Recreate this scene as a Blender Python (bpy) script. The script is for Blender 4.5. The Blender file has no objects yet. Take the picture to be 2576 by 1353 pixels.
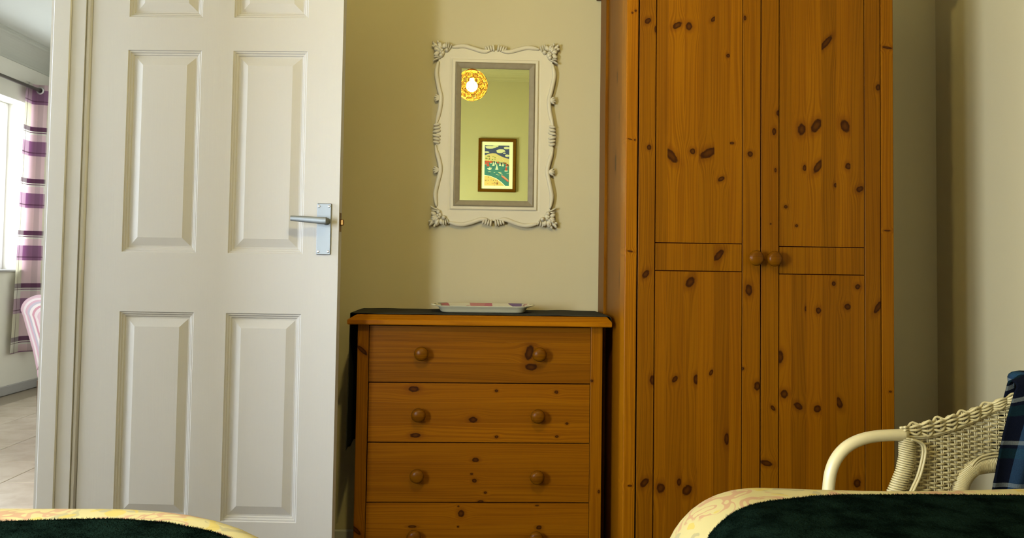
import bpy, bmesh, math, random
from mathutils import Vector, Matrix
random.seed(7)
S = bpy.context.scene
COL = S.collection
PI = math.pi

# ------------------------------------------------------------------ camera
cam = bpy.data.cameras.new('camera')
cam.sensor_fit = 'HORIZONTAL'; cam.sensor_width = 36.0
cam.lens = 36.0 * 2090 / 2576
cam.shift_y = -95.5 / 2576
cam.clip_start = 0.02
co = bpy.data.objects.new('camera', cam); COL.objects.link(co); S.camera = co
yaw, pitch, roll = math.radians(2.382), math.radians(2.339), math.radians(0.827)
f_ = Vector((math.sin(yaw)*math.cos(pitch), math.cos(yaw)*math.cos(pitch), math.sin(pitch)))
r0 = Vector((math.cos(yaw), -math.sin(yaw), 0)); u0 = r0.cross(f_)
r_ = r0*math.cos(roll) + u0*math.sin(roll); u_ = u0*math.cos(roll) - r0*math.sin(roll)
co.matrix_world = Matrix(((r_.x, u_.x, -f_.x, 0), (r_.y, u_.y, -f_.y, 0), (r_.z, u_.z, -f_.z, 1.0), (0, 0, 0, 1)))

# ------------------------------------------------------------------ world, daylight, exposure
wd = bpy.data.worlds.new('world'); S.world = wd; wd.use_nodes = True
wd.node_tree.nodes['Background'].inputs[0].default_value = (0.82, 0.91, 1.0, 1)
wd.node_tree.nodes['Background'].inputs[1].default_value = 2.2
def area(name, loc, direction, sx, sy, watts, color):
    l = bpy.data.lights.new(name, 'AREA'); l.shape = 'RECTANGLE'; l.size = sx; l.size_y = sy
    l.energy = watts; l.color = color
    o = bpy.data.objects.new(name, l); COL.objects.link(o); o.location = loc
    o.rotation_euler = Vector(direction).to_track_quat('-Z', 'Z').to_euler()
    return o
DAY = (0.78, 0.88, 1.0)
area('daylight_bedroom_window', (-1.42, 0.48, 1.15), (1, 0, 0), 0.96, 0.74, 285, (0.80, 0.90, 1.0))
area('daylight_living_window', (-3.80, 5.75, 1.55), (1, 0, 0), 1.2, 1.2, 68, DAY)
area('daylight_living_second_window', (-3.80, 1.98, 1.55), (1, 0, 0), 0.85, 1.2, 295, DAY)
LAMP_W = 180; LAMP_C = (1.0, 0.90, 0.40)
S.view_settings.view_transform = 'Standard'; S.view_settings.look = 'None'
S.view_settings.gamma = 1.0; S.view_settings.use_curve_mapping = False
S.view_settings.exposure = 0.0

# ------------------------------------------------------------------ helpers
def setp(o, label=None, cat=None, group=None, kind=None):
    if label: o['label'] = label
    if cat: o['category'] = cat
    if group: o['group'] = group
    if kind: o['kind'] = kind
    return o
def thing(name, loc, label, cat, group=None, rz=0.0):
    o = bpy.data.objects.new(name, None); COL.objects.link(o); o.location = loc; o.rotation_euler = (0, 0, rz)
    o.empty_display_size = 0.1
    return setp(o, label, cat, group)
def root_loc(p):
    while p.parent: p = p.parent
    return p
def obj(name, bm, mat, parent=None, smooth=False, world=True, kind=None, label=None):
    """link a bmesh as one object; verts in world coordinates are brought into the frame of an unrotated parent thing"""
    me = bpy.data.meshes.new(name)
    if parent is not None and world:
        off = Vector((0, 0, 0)); p = parent
        while p: off += p.location; p = p.parent
        bmesh.ops.translate(bm, verts=bm.verts, vec=-off)
    bmesh.ops.recalc_face_normals(bm, faces=bm.faces)
    bm.to_mesh(me); bm.free()
    if smooth:
        for p in me.polygons: p.use_smooth = True
    for m in (mat if isinstance(mat, (list, tuple)) else [mat]): me.materials.append(m)
    o = bpy.data.objects.new(name, me); COL.objects.link(o)
    if parent: o.parent = parent
    if kind: o['kind'] = kind
    if label: o['label'] = label
    return o
def auto(o, ang=40):
    me = o.data
    for p in me.polygons: p.use_smooth = True
    bm = bmesh.new(); bm.from_mesh(me)
    for e in bm.edges:
        if len(e.link_faces) == 2 and e.calc_face_angle(0) > math.radians(ang): e.smooth = False
    bm.to_mesh(me); bm.free(); return o
def box(bm, x0, x1, y0, y1, z0, z1, bev=0.0, seg=1, mi=0):
    vs = [bm.verts.new((x, y, z)) for x in (x0, x1) for y in (y0, y1) for z in (z0, z1)]
    fs = []
    for q in ((0,1,3,2),(4,6,7,5),(0,4,5,1),(2,3,7,6),(0,2,6,4),(1,5,7,3)):
        f = bm.faces.new([vs[i] for i in q]); f.material_index = mi; fs.append(f)
    if bev > 0:
        es = list({e for f in fs for e in f.edges})
        bmesh.ops.bevel(bm, geom=es, offset=bev, segments=seg, affect='EDGES', profile=0.5)
    return vs
def B(*a, **k):
    bm = bmesh.new(); box(bm, *a, **k); return bm
def frames(pts, up=Vector((0, 0, 1))):
    out = []; n = None
    for i, p in enumerate(pts):
        a = pts[max(i-1, 0)]; b = pts[min(i+1, len(pts)-1)]
        t = (b - a).normalized()
        if n is None:
            n = up - t*up.dot(t)
            if n.length < 1e-4: n = Vector((1, 0, 0)) - t*t.x
        else: n = n - t*n.dot(t)
        n.normalize(); out.append((t, n, t.cross(n)))
    return out
def tube(bm, pts, r, seg=8, r2=None, up=Vector((0, 0, 1)), caps=True, closed=False):
    pts = [Vector(p) for p in pts]; fr = frames(pts, up); rings = []
    for i, (p, (t, n, b)) in enumerate(zip(pts, fr)):
        ra = r[i] if isinstance(r, (list, tuple)) else r
        rb = ra if r2 is None else (r2[i] if isinstance(r2, (list, tuple)) else r2)
        rings.append([bm.verts.new(p + n*math.cos(2*PI*k/seg)*ra + b*math.sin(2*PI*k/seg)*rb) for k in range(seg)])
    m = len(rings)
    for i in range(m if closed else m-1):
        A, C = rings[i], rings[(i+1) % m]
        for k in range(seg): bm.faces.new((A[k], A[(k+1) % seg], C[(k+1) % seg], C[k]))
    if caps and not closed:
        bm.faces.new(rings[0][::-1]); bm.faces.new(rings[-1])
def smoothpts(pts, n=6):
    pts = [Vector(p) for p in pts]; out = []
    for i in range(len(pts)-1):
        p0 = pts[max(i-1, 0)]; p1 = pts[i]; p2 = pts[i+1]; p3 = pts[min(i+2, len(pts)-1)]
        for k in range(n):
            t = k/n
            out.append(0.5*((2*p1) + (p2-p0)*t + (2*p0-5*p1+4*p2-p3)*t*t + (3*p1-p0-3*p2+p3)*t**3))
    out.append(pts[-1]); return out
def lathe(bm, prof, origin, axis, seg=20):
    """prof: list of (radius, distance along axis)"""
    ax = Vector(axis).normalized(); o = Vector(origin)
    n = Vector((0, 0, 1)) if abs(ax.z) < 0.9 else Vector((1, 0, 0))
    n = (n - ax*n.dot(ax)).normalized(); b = ax.cross(n); rings = []
    for (r, h) in prof:
        if r < 1e-6: rings.append([bm.verts.new(o + ax*h)])
        else: rings.append([bm.verts.new(o + ax*h + (n*math.cos(2*PI*k/seg) + b*math.sin(2*PI*k/seg))*r) for k in range(seg)])
    for A, C in zip(rings, rings[1:]):
        for k in range(seg):
            k2 = (k+1) % seg
            if len(A) == 1 and len(C) == 1: continue
            if len(A) == 1: bm.faces.new((A[0], C[k2], C[k]))
            elif len(C) == 1: bm.faces.new((A[k], A[k2], C[0]))
            else: bm.faces.new((A[k], A[k2], C[k2], C[k]))
def ell(bm, c, ru, rv, rw, ang=0.0, seg=10, rings=6):
    """ellipsoid lying against the back wall: u = X, v = Z, w = -Y"""
    ca, sa = math.cos(ang), math.sin(ang); vs = []
    for i in range(rings+1):
        th = PI*i/rings; row = []
        for k in range(seg):
            ph = 2*PI*k/seg
            if i in (0, rings) and k: row.append(row[0]); continue
            u = ru*math.cos(th); v = rv*math.sin(th)*math.cos(ph); w = rw*math.sin(th)*math.sin(ph)
            row.append(bm.verts.new((c[0] + u*ca - v*sa, c[1] + w, c[2] + u*sa + v*ca)))
        vs.append(row)
    for i in range(rings):
        for k in range(seg):
            q = []
            for v in (vs[i][k], vs[i][(k+1) % seg], vs[i+1][(k+1) % seg], vs[i+1][k]):
                if v not in q: q.append(v)
            if len(q) > 2: bm.faces.new(q)
def rings_mesh(bm, rects, to, close=True, mi=0):
    """nested rectangles (x0,x1,z0,z1,depth) joined ring to ring; to(x,z,d) gives the point"""
    prev = None
    for (x0, x1, z0, z1, d) in rects:
        cur = [bm.verts.new(to(x, z, d)) for x, z in ((x0, z0), (x1, z0), (x1, z1), (x0, z1))]
        if prev:
            for k in range(4):
                f = bm.faces.new((prev[k], prev[(k+1) % 4], cur[(k+1) % 4], cur[k])); f.material_index = mi
        prev = cur
    if close: bm.faces.new(prev).material_index = mi
def grid(bm, nu, nv, fn, mi=0):
    V = [[bm.verts.new(fn(i/nu, j/nv)) for j in range(nv+1)] for i in range(nu+1)]
    for i in range(nu):
        for j in range(nv):
            bm.faces.new((V[i][j], V[i+1][j], V[i+1][j+1], V[i][j+1])).material_index = mi
    return V
def uvgrid(bm, V, us=1.0, vs=1.0):
    uv = bm.loops.layers.uv.verify(); idx = {}
    n, m = len(V)-1, len(V[0])-1
    for i, row in enumerate(V):
        for j, v in enumerate(row): idx[v] = (i/n*us, j/m*vs)
    for f in bm.faces:
        for l in f.loops: l[uv].uv = idx[l.vert]

# ------------------------------------------------------------------ materials
class NT:
    def __init__(s, name):
        s.m = bpy.data.materials.new(name); s.m.use_nodes = True
        s.t = s.m.node_tree; s.b = s.t.nodes['Principled BSDF']; s.out = s.t.nodes['Material Output']
    def n(s, typ, **k):
        nd = s.t.nodes.new(typ)
        for a, v in k.items(): setattr(nd, a, v)
        return nd
    def link(s, a, b): s.t.links.new(a, b)
    def put(s, sock, v):
        if hasattr(v, 'is_output'): s.link(v, sock)
        else: sock.default_value = v
    def math(s, op, a, b=None, c=None, clamp=False):
        nd = s.n('ShaderNodeMath', operation=op); nd.use_clamp = clamp
        s.put(nd.inputs[0], a)
        if b is not None: s.put(nd.inputs[1], b)
        if c is not None: s.put(nd.inputs[2], c)
        return nd.outputs[0]
    def mix(s, f, a, b, mode='MIX'):
        nd = s.n('ShaderNodeMix', data_type='RGBA', blend_type=mode)
        s.put(nd.inputs[0], f)
        for i, v in ((6, a), (7, b)):
            if hasattr(v, 'is_output'): s.link(v, nd.inputs[i])
            else: nd.inputs[i].default_value = (*v, 1) if len(v) == 3 else v
        return nd.outputs[2]
    def xyz(s, x, y, z):
        nd = s.n('ShaderNodeCombineXYZ')
        for i, v in enumerate((x, y, z)): s.put(nd.inputs[i], v)
        return nd.outputs[0]
    def sep(s, v):
        nd = s.n('ShaderNodeSeparateXYZ'); s.link(v, nd.inputs[0]); return nd.outputs
    def noise(s, v, scale=1.0, detail=2.0, rough=0.5, dist=0.0):
        nd = s.n('ShaderNodeTexNoise'); s.link(v, nd.inputs['Vector'])
        nd.inputs['Scale'].default_value = scale; nd.inputs['Detail'].default_value = detail
        nd.inputs['Roughness'].default_value = rough; nd.inputs['Distortion'].default_value = dist
        return nd.outputs[0]
    def smooth(s, x, a, b, lo=0.0, hi=1.0):
        nd = s.n('ShaderNodeMapRange', interpolation_type='SMOOTHSTEP'); s.put(nd.inputs[0], x)
        for i, v in enumerate((a, b, lo, hi)): nd.inputs[i+1].default_value = v
        return nd.outputs[0]
    def obj(s): return s.n('ShaderNodeTexCoord').outputs['Object']
    def uv(s): return s.n('ShaderNodeTexCoord').outputs['UV']
    def bump(s, h, strength=0.2, dist=0.001):
        nd = s.n('ShaderNodeBump'); nd.inputs['Strength'].default_value = strength
        nd.inputs['Distance'].default_value = dist; s.link(h, nd.inputs['Height'])
        s.link(nd.outputs[0], s.b.inputs['Normal'])
    def base(s, v, rough=0.5, metal=0.0, spec=0.5):
        if hasattr(v, 'is_output'): s.link(v, s.b.inputs['Base Color'])
        else: s.b.inputs['Base Color'].default_value = (*v, 1)
        s.put(s.b.inputs['Roughness'], rough); s.b.inputs['Metallic'].default_value = metal
        s.b.inputs['Specular IOR Level'].default_value = spec
        return s.m
    def ramp(s, x, stops, interp='LINEAR'):
        nd = s.n('ShaderNodeValToRGB'); cr = nd.color_ramp; cr.interpolation = interp
        while len(cr.elements) < len(stops): cr.elements.new(0.5)
        for e, (p, c) in zip(cr.elements, stops): e.position = p; e.color = (*c, 1)
        s.link(x, nd.inputs[0]); return nd.outputs[0]

def plain(name, c, rough=0.5, metal=0.0, spec=0.5, bump=None, var=0.0):
    t = NT(name); col = c
    if var:
        n = t.noise(t.obj(), 9.0, 3.0); col = t.mix(t.math('MULTIPLY', n, var), c, tuple(v*0.55 for v in c))
    t.base(col, rough, metal, spec)
    if bump: t.bump(t.noise(t.obj(), bump[0], 3.0), bump[1], bump[2])
    return t.m

WALL = plain('cream_wall_paint', (0.385, 0.335, 0.205), 0.85, spec=0.25, bump=(70, 0.15, 0.001), var=0.06)
WALLW = plain('white_wall_paint', (0.76, 0.73, 0.64), 0.85, spec=0.25, bump=(70, 0.12, 0.001), var=0.05)
CEIL = plain('ceiling_paint', (0.50, 0.50, 0.44), 0.9, spec=0.2, bump=(60, 0.1, 0.001))
def painted_wood(name, c, rough):
    t = NT(name); o = t.sep(t.obj())
    g = t.noise(t.xyz(t.math('MULTIPLY', o[0], 150.0), t.math('MULTIPLY', o[1], 150.0), t.math('MULTIPLY', o[2], 6.0)), 1.0, 4.0, 0.6, 0.8)
    w = t.noise(t.obj(), 3.0, 2.0)
    t.base(t.mix(t.math('MULTIPLY', w, 0.12), c, tuple(v*0.82 for v in c)), rough, spec=0.18)
    t.bump(g, 0.22, 0.0009); return t.m
DOORP = painted_wood('gloss_white_door_paint', (0.372, 0.358, 0.342), 0.5)
TRIMP = plain('gloss_white_trim_paint', (0.372, 0.358, 0.342), 0.5, bump=(25, 0.10, 0.002), var=0.08)
STEEL = plain('satin_chrome', (0.20, 0.215, 0.22), 0.52, 1.0, bump=(300, 0.05, 0.0005), var=0.5)
DARKM = plain('dark_grey_metal', (0.13, 0.115, 0.10), 0.4, 0.7)
SCREWM = plain('bright_screw_metal', (0.5, 0.5, 0.5), 0.25, 1.0)
BRASS = plain('aged_brass', (0.18, 0.09, 0.025), 0.35, 1.0)

def pine(name, along, across, off, tone=1.0, knots=(), seed=0.0, red=0.0, rough=0.38):
    """varnished pine; along/across are axis indices, off brings object coordinates to scene metres"""
    t = NT(name); o = t.sep(t.obj()); third = 3 - along - across
    U = t.math('ADD', o[across], off[across]); V = t.math('ADD', o[along], off[along]); Wd = t.math('ADD', o[third], off[third])
    wob = t.noise(t.xyz(t.math('MULTIPLY', U, 6.0), t.math('MULTIPLY', V, 1.3), seed), 1.0, 2.0)
    Ud = t.math('MULTIPLY_ADD', wob, 0.035, U)
    mask = None; halo = None
    edge = t.noise(t.xyz(t.math('MULTIPLY', U, 110.0), t.math('MULTIPLY', V, 110.0), seed), 1.0, 2.0)
    for (cu, cv, ru, rv, *sk) in knots:
        du = t.math('SUBTRACT', U, cu); dv = t.math('SUBTRACT', V, cv)
        if sk: du2 = t.math('MULTIPLY_ADD', dv, sk[0], du)
        else: du2 = du
        e2 = t.math('ADD', t.math('POWER', t.math('DIVIDE', du2, ru), 2.0), t.math('POWER', t.math('DIVIDE', dv, rv), 2.0))
        g = t.math('EXPONENT', t.math('MULTIPLY', t.math('ADD', t.math('POWER', t.math('DIVIDE', du, ru*2.4), 2.0),
                                              t.math('POWER', t.math('DIVIDE', dv, rv*3.0), 2.0)), -1.0))
        Ud = t.math('SUBTRACT', Ud, t.math('MULTIPLY', t.math('MULTIPLY', du, 0.85), g))
        e = t.math('ADD', t.math('SQRT', e2), t.math('MULTIPLY_ADD', edge, 0.5, -0.25))
        mk = t.smooth(e, 0.75, 1.08, 1.0, 0.0); hl = t.smooth(e, 0.9, 2.3, 1.0, 0.0)
        mk = t.math('MULTIPLY', mk, t.smooth(e, 0.15, 0.8, 0.72, 1.0))
        mask = mk if mask is None else t.math('MAXIMUM', mask, mk)
        halo = hl if halo is None else t.math('MAXIMUM', halo, hl)
    ring = t.noise(t.xyz(t.math('MULTIPLY', Ud, 310.0), t.math('MULTIPLY', V, 2.2), t.math('MULTIPLY_ADD', Wd, 30.0, seed)), 1.0, 1.5, 0.5, 0.25)
    fine = t.noise(t.xyz(t.math('MULTIPLY', Ud, 700.0), t.math('MULTIPLY', V, 9.0), t.math('MULTIPLY_ADD', Wd, 90.0, seed)), 1.0, 2.0)
    broad = t.noise(t.xyz(t.math('MULTIPLY', U, 14.0), t.math('MULTIPLY', V, 1.1), seed + 3.1), 1.0, 2.0)
    k = t.smooth(ring, 0.40, 0.66)
    lite = (0.144*tone, (0.051-0.007*red)*tone, 0.0005*tone); dark = (0.098*tone, (0.0305-0.0055*red)*tone, 0.0003*tone)
    c = t.mix(k, lite, dark)
    c = t.mix(t.math('MULTIPLY', fine, 0.35), c, tuple(v*0.72 for v in lite))
    c = t.mix(t.smooth(broad, 0.3, 0.75, 0.0, 0.42), c, (0.106*tone, 0.032*tone, 0.0003*tone))
    if mask is not None:
        c = t.mix(t.math('MULTIPLY', halo, 0.55), c, (0.070*tone, 0.018*tone, 0.0003*tone))
        c = t.mix(t.math('MULTIPLY', mask, 0.92), c, (0.0115, 0.0021, 0.0003))
    t.base(c, rough, spec=0.07)
    t.bump(t.math('ADD', t.math('MULTIPLY', ring, 0.6), fine), 0.06, 0.0006)
    return t.m

def fabric(name, c, rough=0.95, scale=900, st=0.3):
    t = NT(name); n = t.noise(t.obj(), scale, 2.0); big = t.noise(t.obj(), 14.0, 3.0)
    t.base(t.mix(t.math('MULTIPLY', big, 0.5), c, tuple(v*0.5 for v in c)), rough, spec=0.1)
    t.bump(n, st, 0.001); return t.m
def glass(name):
    t = NT(name); tr = t.n('ShaderNodeBsdfTransparent'); gl = t.n('ShaderNodeBsdfGlossy'); gl.inputs['Roughness'].default_value = 0.02
    mx = t.n('ShaderNodeMixShader'); mx.inputs[0].default_value = 0.06
    t.link(tr.outputs[0], mx.inputs[1]); t.link(gl.outputs[0], mx.inputs[2]); t.link(mx.outputs[0], t.out.inputs[0])
    return t.m
GLASS = glass('window_glass')

# ------------------------------------------------------------------ room shell
XL, XR, YB, YR, ZC = -1.165, 1.668, 2.95, -0.70, 2.59         # bedroom
FXL, FXR, FY0, FY1 = -3.41, -1.26, 1.45, 6.70                 # living room beyond the door
def struct(name, bm, m, parent=None, smooth=False): return obj(name, bm, m, parent, smooth, kind='structure')
struct('wall_back', B(FXR, XR+0.1, YB, YB+0.1, 0, ZC), WALL)
struct('wall_right', B(XR, XR+0.1, YR-0.1, YB, 0, ZC), WALL)
struct('wall_rear', B(FXR, XR, YR-0.1, YR, 0, ZC), WALL)
bm = bmesh.new()                                              # left wall with doorway and its own window
box(bm, FXR, XL, YR, -0.05, 0, ZC); box(bm, FXR, XL, -0.05, 1.00, 0, 0.75); box(bm, FXR, XL, -0.05, 1.00, 1.55, ZC)
box(bm, FXR, XL, 1.00, 1.69, 0, ZC); box(bm, FXR, XL, 1.69, 2.50, 2.02, ZC); box(bm, FXR, XL, 2.50, YB, 0, ZC)
struct('wall_left', bm, WALL)
CEILB = plain('cream_ceiling_paint', (0.42, 0.40, 0.33), 0.9, spec=0.2, bump=(60, 0.1, 0.001))
struct('ceiling', B(FXR, XR+0.1, YR-0.1, YB+0.1, ZC, ZC+0.1), CEILB)
CARPET = fabric('beige_carpet', (0.16, 0.12, 0.075), 1.0, 500, 0.5)
struct('floor', B(XL-0.03, XR, YR, YB, -0.1, 0), CARPET)
# living room
bm = bmesh.new()
wy0, wy1, wz0, wz1 = 5.10, 6.40, 0.90, 2.163
box(bm, FXL-0.2, FXL, FY0-0.1, 1.55, 0, ZC); box(bm, FXL-0.2, FXL, 1.55, 2.40, 0, 0.9); box(bm, FXL-0.2, FXL, 1.55, 2.40, wz1, ZC)
box(bm, FXL-0.2, FXL, 2.40, wy0, 0, ZC); box(bm, FXL-0.2, FXL, wy0, wy1, 0, wz0); box(bm, FXL-0.2, FXL, wy0, wy1, wz1, ZC)
box(bm, FXL-0.2, FXL, wy1, FY1+0.1, 0, ZC)
struct('wall_far_left', bm, WALLW)
struct('wall_far_end', B(FXL, FXR+0.1, FY1, FY1+0.1, 0, ZC), WALLW)
struct('wall_far_right', B(FXR, FXR+0.1, YB+0.1, FY1, 0, ZC), WALLW)
struct('wall_far_near', B(FXL, FXR, FY0-0.1, FY0, 0, ZC), WALLW)
struct('ceiling', B(FXL-0.2, FXR, FY0-0.1, FY1+0.1, ZC, ZC+0.1), CEIL)
bm = bmesh.new(); box(bm, FXR, FXR+0.1, YB+0.1, FY1+0.1, ZC, ZC+0.1); struct('ceiling', bm, CEIL)
# tiled floor, every tile a piece of its own on a bed of grout
GROUT = plain('grey_grout', (0.30, 0.25, 0.19), 0.7)
tf = struct('floor', B(FXL-0.2, XL-0.03, FY0-0.1, FY1+0.1, -0.1, -0.002), GROUT)
def tile_mat():
    t = NT('beige_stone_tile'); o = t.obj()
    n = t.noise(o, 5.0, 5.0, 0.6, 0.5); n2 = t.noise(o, 32.0, 3.0)
    info = t.n('ShaderNodeObjectInfo')
    c = t.mix(t.smooth(n, 0.35, 0.7), (0.54, 0.445, 0.345), (0.42, 0.335, 0.25))
    c = t.mix(t.math('MULTIPLY', n2, 0.3), c, (0.64, 0.55, 0.44))
    c = t.mix(t.math('MULTIPLY', info.outputs['Random'], 0.18), c, (0.46, 0.37, 0.27))
    t.base(c, 0.26, spec=0.5); t.bump(n2, 0.12, 0.001); return t.m
TILE = tile_mat()
tw, td = 0.3675, 0.3835
bm = B(-tw/2+0.003, tw/2-0.003, -td/2+0.003, td/2-0.003, -0.006, 0.002, bev=0.0015)
tile0 = None
for i in range(-1, 5):
    for j in range(-5, 9):
        cx = -2.275 + 0.3675/2 - i*tw + tw*0.0; cx = -2.092 + tw/2 - i*tw; cy = 4.204 - td/2 + j*td
        if cx - tw/2 < FXL - 0.1 or cx + tw/2 > XL + 0.05 or cy - td/2 < FY0 or cy + td/2 > FY1 + 0.2: continue
        if tile0 is None:
            tile0 = obj('tile', bm, TILE, tf, world=False); tl = tile0
        else:
            tl = tile0.copy(); COL.objects.link(tl); tl.parent = tf
        tl.location = (cx, cy, 0)
# coving
def coving(name, p0, p1, inward, zlow, out=0.11):
    p0, p1, n = Vector(p0), Vector(p1), Vector(inward)
    prof = [(0.0, zlow-0.004), (0.008, zlow-0.004), (0.010, zlow+0.012)]
    for k in range(9):
        a = PI/2*k/8
        prof.append((0.012 + (out-0.026)*(1-math.cos(a)), zlow+0.014 + (ZC-zlow-0.042)*math.sin(a)))
    prof += [(out-0.010, ZC-0.026), (out-0.010, ZC-0.014), (out, ZC-0.012), (out, ZC), (0, ZC)]
    bm = bmesh.new(); rows = []
    for p in (p0, p1): rows.append([bm.verts.new(p + n*d + Vector((0, 0, z))) for d, z in prof])
    m = len(prof)
    for k in range(m): bm.faces.new((rows[0][k], rows[0][(k+1) % m], rows[1][(k+1) % m], rows[1][k]))
    bm.faces.new(rows[0]); bm.faces.new(rows[1])
    return struct(name, bm, CEIL if 'far' in name or True else WALL)
coving('trim_5', (FXL, FY0, 0), (FXL, FY1, 0), (1, 0, 0), 2.44, 0.15)
coving('trim_6', (FXL, FY1, 0), (FXR, FY1, 0), (0, -1, 0), 2.44, 0.15)
for nm, a, b, n in (('trim_7', (XL, YR, 0), (XR, YR, 0), (0, 1, 0)), ('trim_8', (XL, YB, 0), (XR, YB, 0), (0, -1, 0)),
                    ('trim_9', (XL, YR, 0), (XL, YB, 0), (1, 0, 0)), ('trim_10', (XR, YR, 0), (XR, YB, 0), (-1, 0, 0))):
    o = coving(nm, a, b, n, 2.462); o.data.materials[0] = WALL
# baseboards
def skirting(name, x0, x1, y0, y1, h=0.075): return struct(name, B(x0, x1, y0, y1, 0.002, h, bev=0.004), TRIMP)
skirting('baseboard_far_left', FXL, FXL+0.016, FY0, FY1, 0.07)
skirting('baseboard_far_end', FXL+0.016, FXR, FY1-0.016, FY1, 0.07)
skirting('baseboard_back', XL, XR, YB-0.015, YB); skirting('baseboard_right', XR-0.015, XR, YR, YB-0.015)
skirting('baseboard_rear', XL, XR-0.015, YR, YR+0.015)
skirting('baseboard_left', XL, XL+0.015, YR+0.015, 1.62)

# ------------------------------------------------------------------ windows
UPVC = plain('white_window_frame', (0.82, 0.82, 0.80), 0.35)
def window(name, x0, x1, y0, y1, z0, z1, bars_y=(), bars_z=(), fw=0.05):
    bm = bmesh.new()
    box(bm, x0, x1, y0, y0+fw, z0, z1, 0.004); box(bm, x0, x1, y1-fw, y1, z0, z1, 0.004)
    box(bm, x0, x1, y0+fw, y1-fw, z0, z0+fw, 0.004); box(bm, x0, x1, y0+fw, y1-fw, z1-fw, z1, 0.004)
    for y in bars_y: box(bm, x0, x1, y-0.022, y+0.022, z0+fw, z1-fw, 0.004)
    for z in bars_z: box(bm, x0, x1, y0+fw, y1-fw, z-0.022, z+0.022, 0.004)
    w = struct(name, bm, UPVC)
    ys = [y0+fw] + [b for b in bars_y] + [y1-fw]
    zs = [z0+fw] + [b for b in bars_z] + [z1-fw]; xm = (x0+x1)/2
    for a, b in zip(ys, ys[1:]):
        for c, d in zip(zs, zs[1:]): obj('pane', B(xm-0.002, xm+0.002, a, b, c, d), GLASS, w)
    return w
w1 = window('window_1', FXL-0.20, FXL-0.15, wy0, wy1, wz0, wz1, (5.75,), (1.78,), 0.055)
obj('window_sill', B(FXL-0.15, FXL+0.02, wy0, wy1+0.0, wz0-0.004, wz0+0.014, bev=0.005), TRIMP, w1)
obj('handle', B(FXL-0.15, FXL-0.125, 5.79, 5.81, 1.3, 1.42, bev=0.004), STEEL, w1)
w3 = window('window_3', FXL-0.20, FXL-0.15, 1.55, 2.40, 0.9, wz1, (), (1.78,), 0.055)
w2 = window('window_2', FXR, FXR+0.05, -0.05, 1.00, 0.75, 1.55, (0.47,), (), 0.04)
obj('window_sill', B(FXR+0.05, XL+0.03, -0.08, 1.03, 0.735, 0.75, bev=0.004), TRIMP, w2)

# ------------------------------------------------------------------ door and its frame
HX, HY = -1.145, 2.48
bm = bmesh.new()                                              # jamb lining, stop, head and casings of the doorway
box(bm, FXR-0.002, XL+0.002, 2.472, 2.502, 0, 2.0)
box(bm, FXR+0.006, -1.203, 2.4665, 2.474, 0, 1.985, 0.003)
box(bm, FXR-0.002, XL+0.002, 1.688, 1.712, 0, 2.0); box(bm, FXR+0.006, -1.203, 1.710, 1.722, 0, 1.985, 0.004)
box(bm, FXR-0.002, XL+0.002, 1.712, 2.472, 2.0, 2.022)
struct('trim_1', bm, TRIMP)
struct('trim_2', B(FXR-0.011, FXR-0.001, 2.504, 2.575, 0, 2.06, bev=0.003), TRIMP)
struct('trim_3', B(XL+0.001, XL+0.016, 2.476, 2.54, 0, 2.06, bev=0.004), TRIMP)
struct('trim_4', B(XL+0.001, XL+0.016, 1.62, 1.70, 0, 2.06, bev=0.004), TRIMP)

dr = bpy.data.objects.new('door_1', None); COL.objects.link(dr); dr.location = (HX, HY, 0)
dr.rotation_euler = (0, 0, math.radians(-3.855)); dr['kind'] = 'structure'
LW, LT, LZ0, LZ1 = 0.744, 0.036, 0.012, 1.978
PU = [(0.1080, 0.3265), (0.4208, 0.6400)]
PZ = [(0.252, 0.849), (1.022, 1.6175), (1.716, 1.868)]
bm = bmesh.new()
xs = [0.0, PU[0][0], PU[0][1], PU[1][0], PU[1][1], LW]; zs = [LZ0] + [z for p in PZ for z in p] + [LZ1]
gv = {}
def dv(i, j, y):
    if (i, j, y) not in gv: gv[(i, j, y)] = bm.verts.new((xs[i], y, zs[j]))
    return gv[(i, j, y)]
for i in range(5):
    for j in range(len(zs)-1):
        if i in (1, 3) and j in (1, 3, 5): continue
        for y in (0.0, LT): bm.faces.new((dv(i, j, y), dv(i+1, j, y), dv(i+1, j+1, y), dv(i, j+1, y)))
for i in range(5):
    for j in (0, len(zs)-1): bm.faces.new((dv(i, j, 0.0), dv(i+1, j, 0.0), dv(i+1, j, LT), dv(i, j, LT)))
for j in range(len(zs)-1):
    for i in (0, 5): bm.faces.new((dv(i, j, 0.0), dv(i, j+1, 0.0), dv(i, j+1, LT), dv(i, j, LT)))
obj('door_leaf', bm, DOORP, dr, world=False)
steps = [(0, 0), (0.0025, 0.0035), (0.006, 0.0035), (0.0085, 0.0070), (0.0125, 0.0075), (0.0150, 0.0105), (0.0195, 0.0105), (0.0435, 0.0035), (0.0450, 0.0035)]
for (a, b) in PU:
    for (c, d) in PZ:
        bm = bmesh.new()
        rings_mesh(bm, [(a+s, b-s, c+s, d-s, q) for s, q in steps], lambda x, z, q: (x, q, z))
        rings_mesh(bm, [(a+s, b-s, c+s, d-s, q) for s, q in steps], lambda x, z, q: (x, LT-q, z))
        obj('door_panel', bm, DOORP, dr, world=False)
bm = bmesh.new()                                              # rounded hinge-side lipping of the leaf
tube(bm, [(-0.009, 0.004, LZ0), (-0.009, 0.004, LZ1)], 0.0085, 10, up=Vector((1, 0, 0)))
obj('hinge_lipping', bm, DOORP, dr, world=False, smooth=True)
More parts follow.
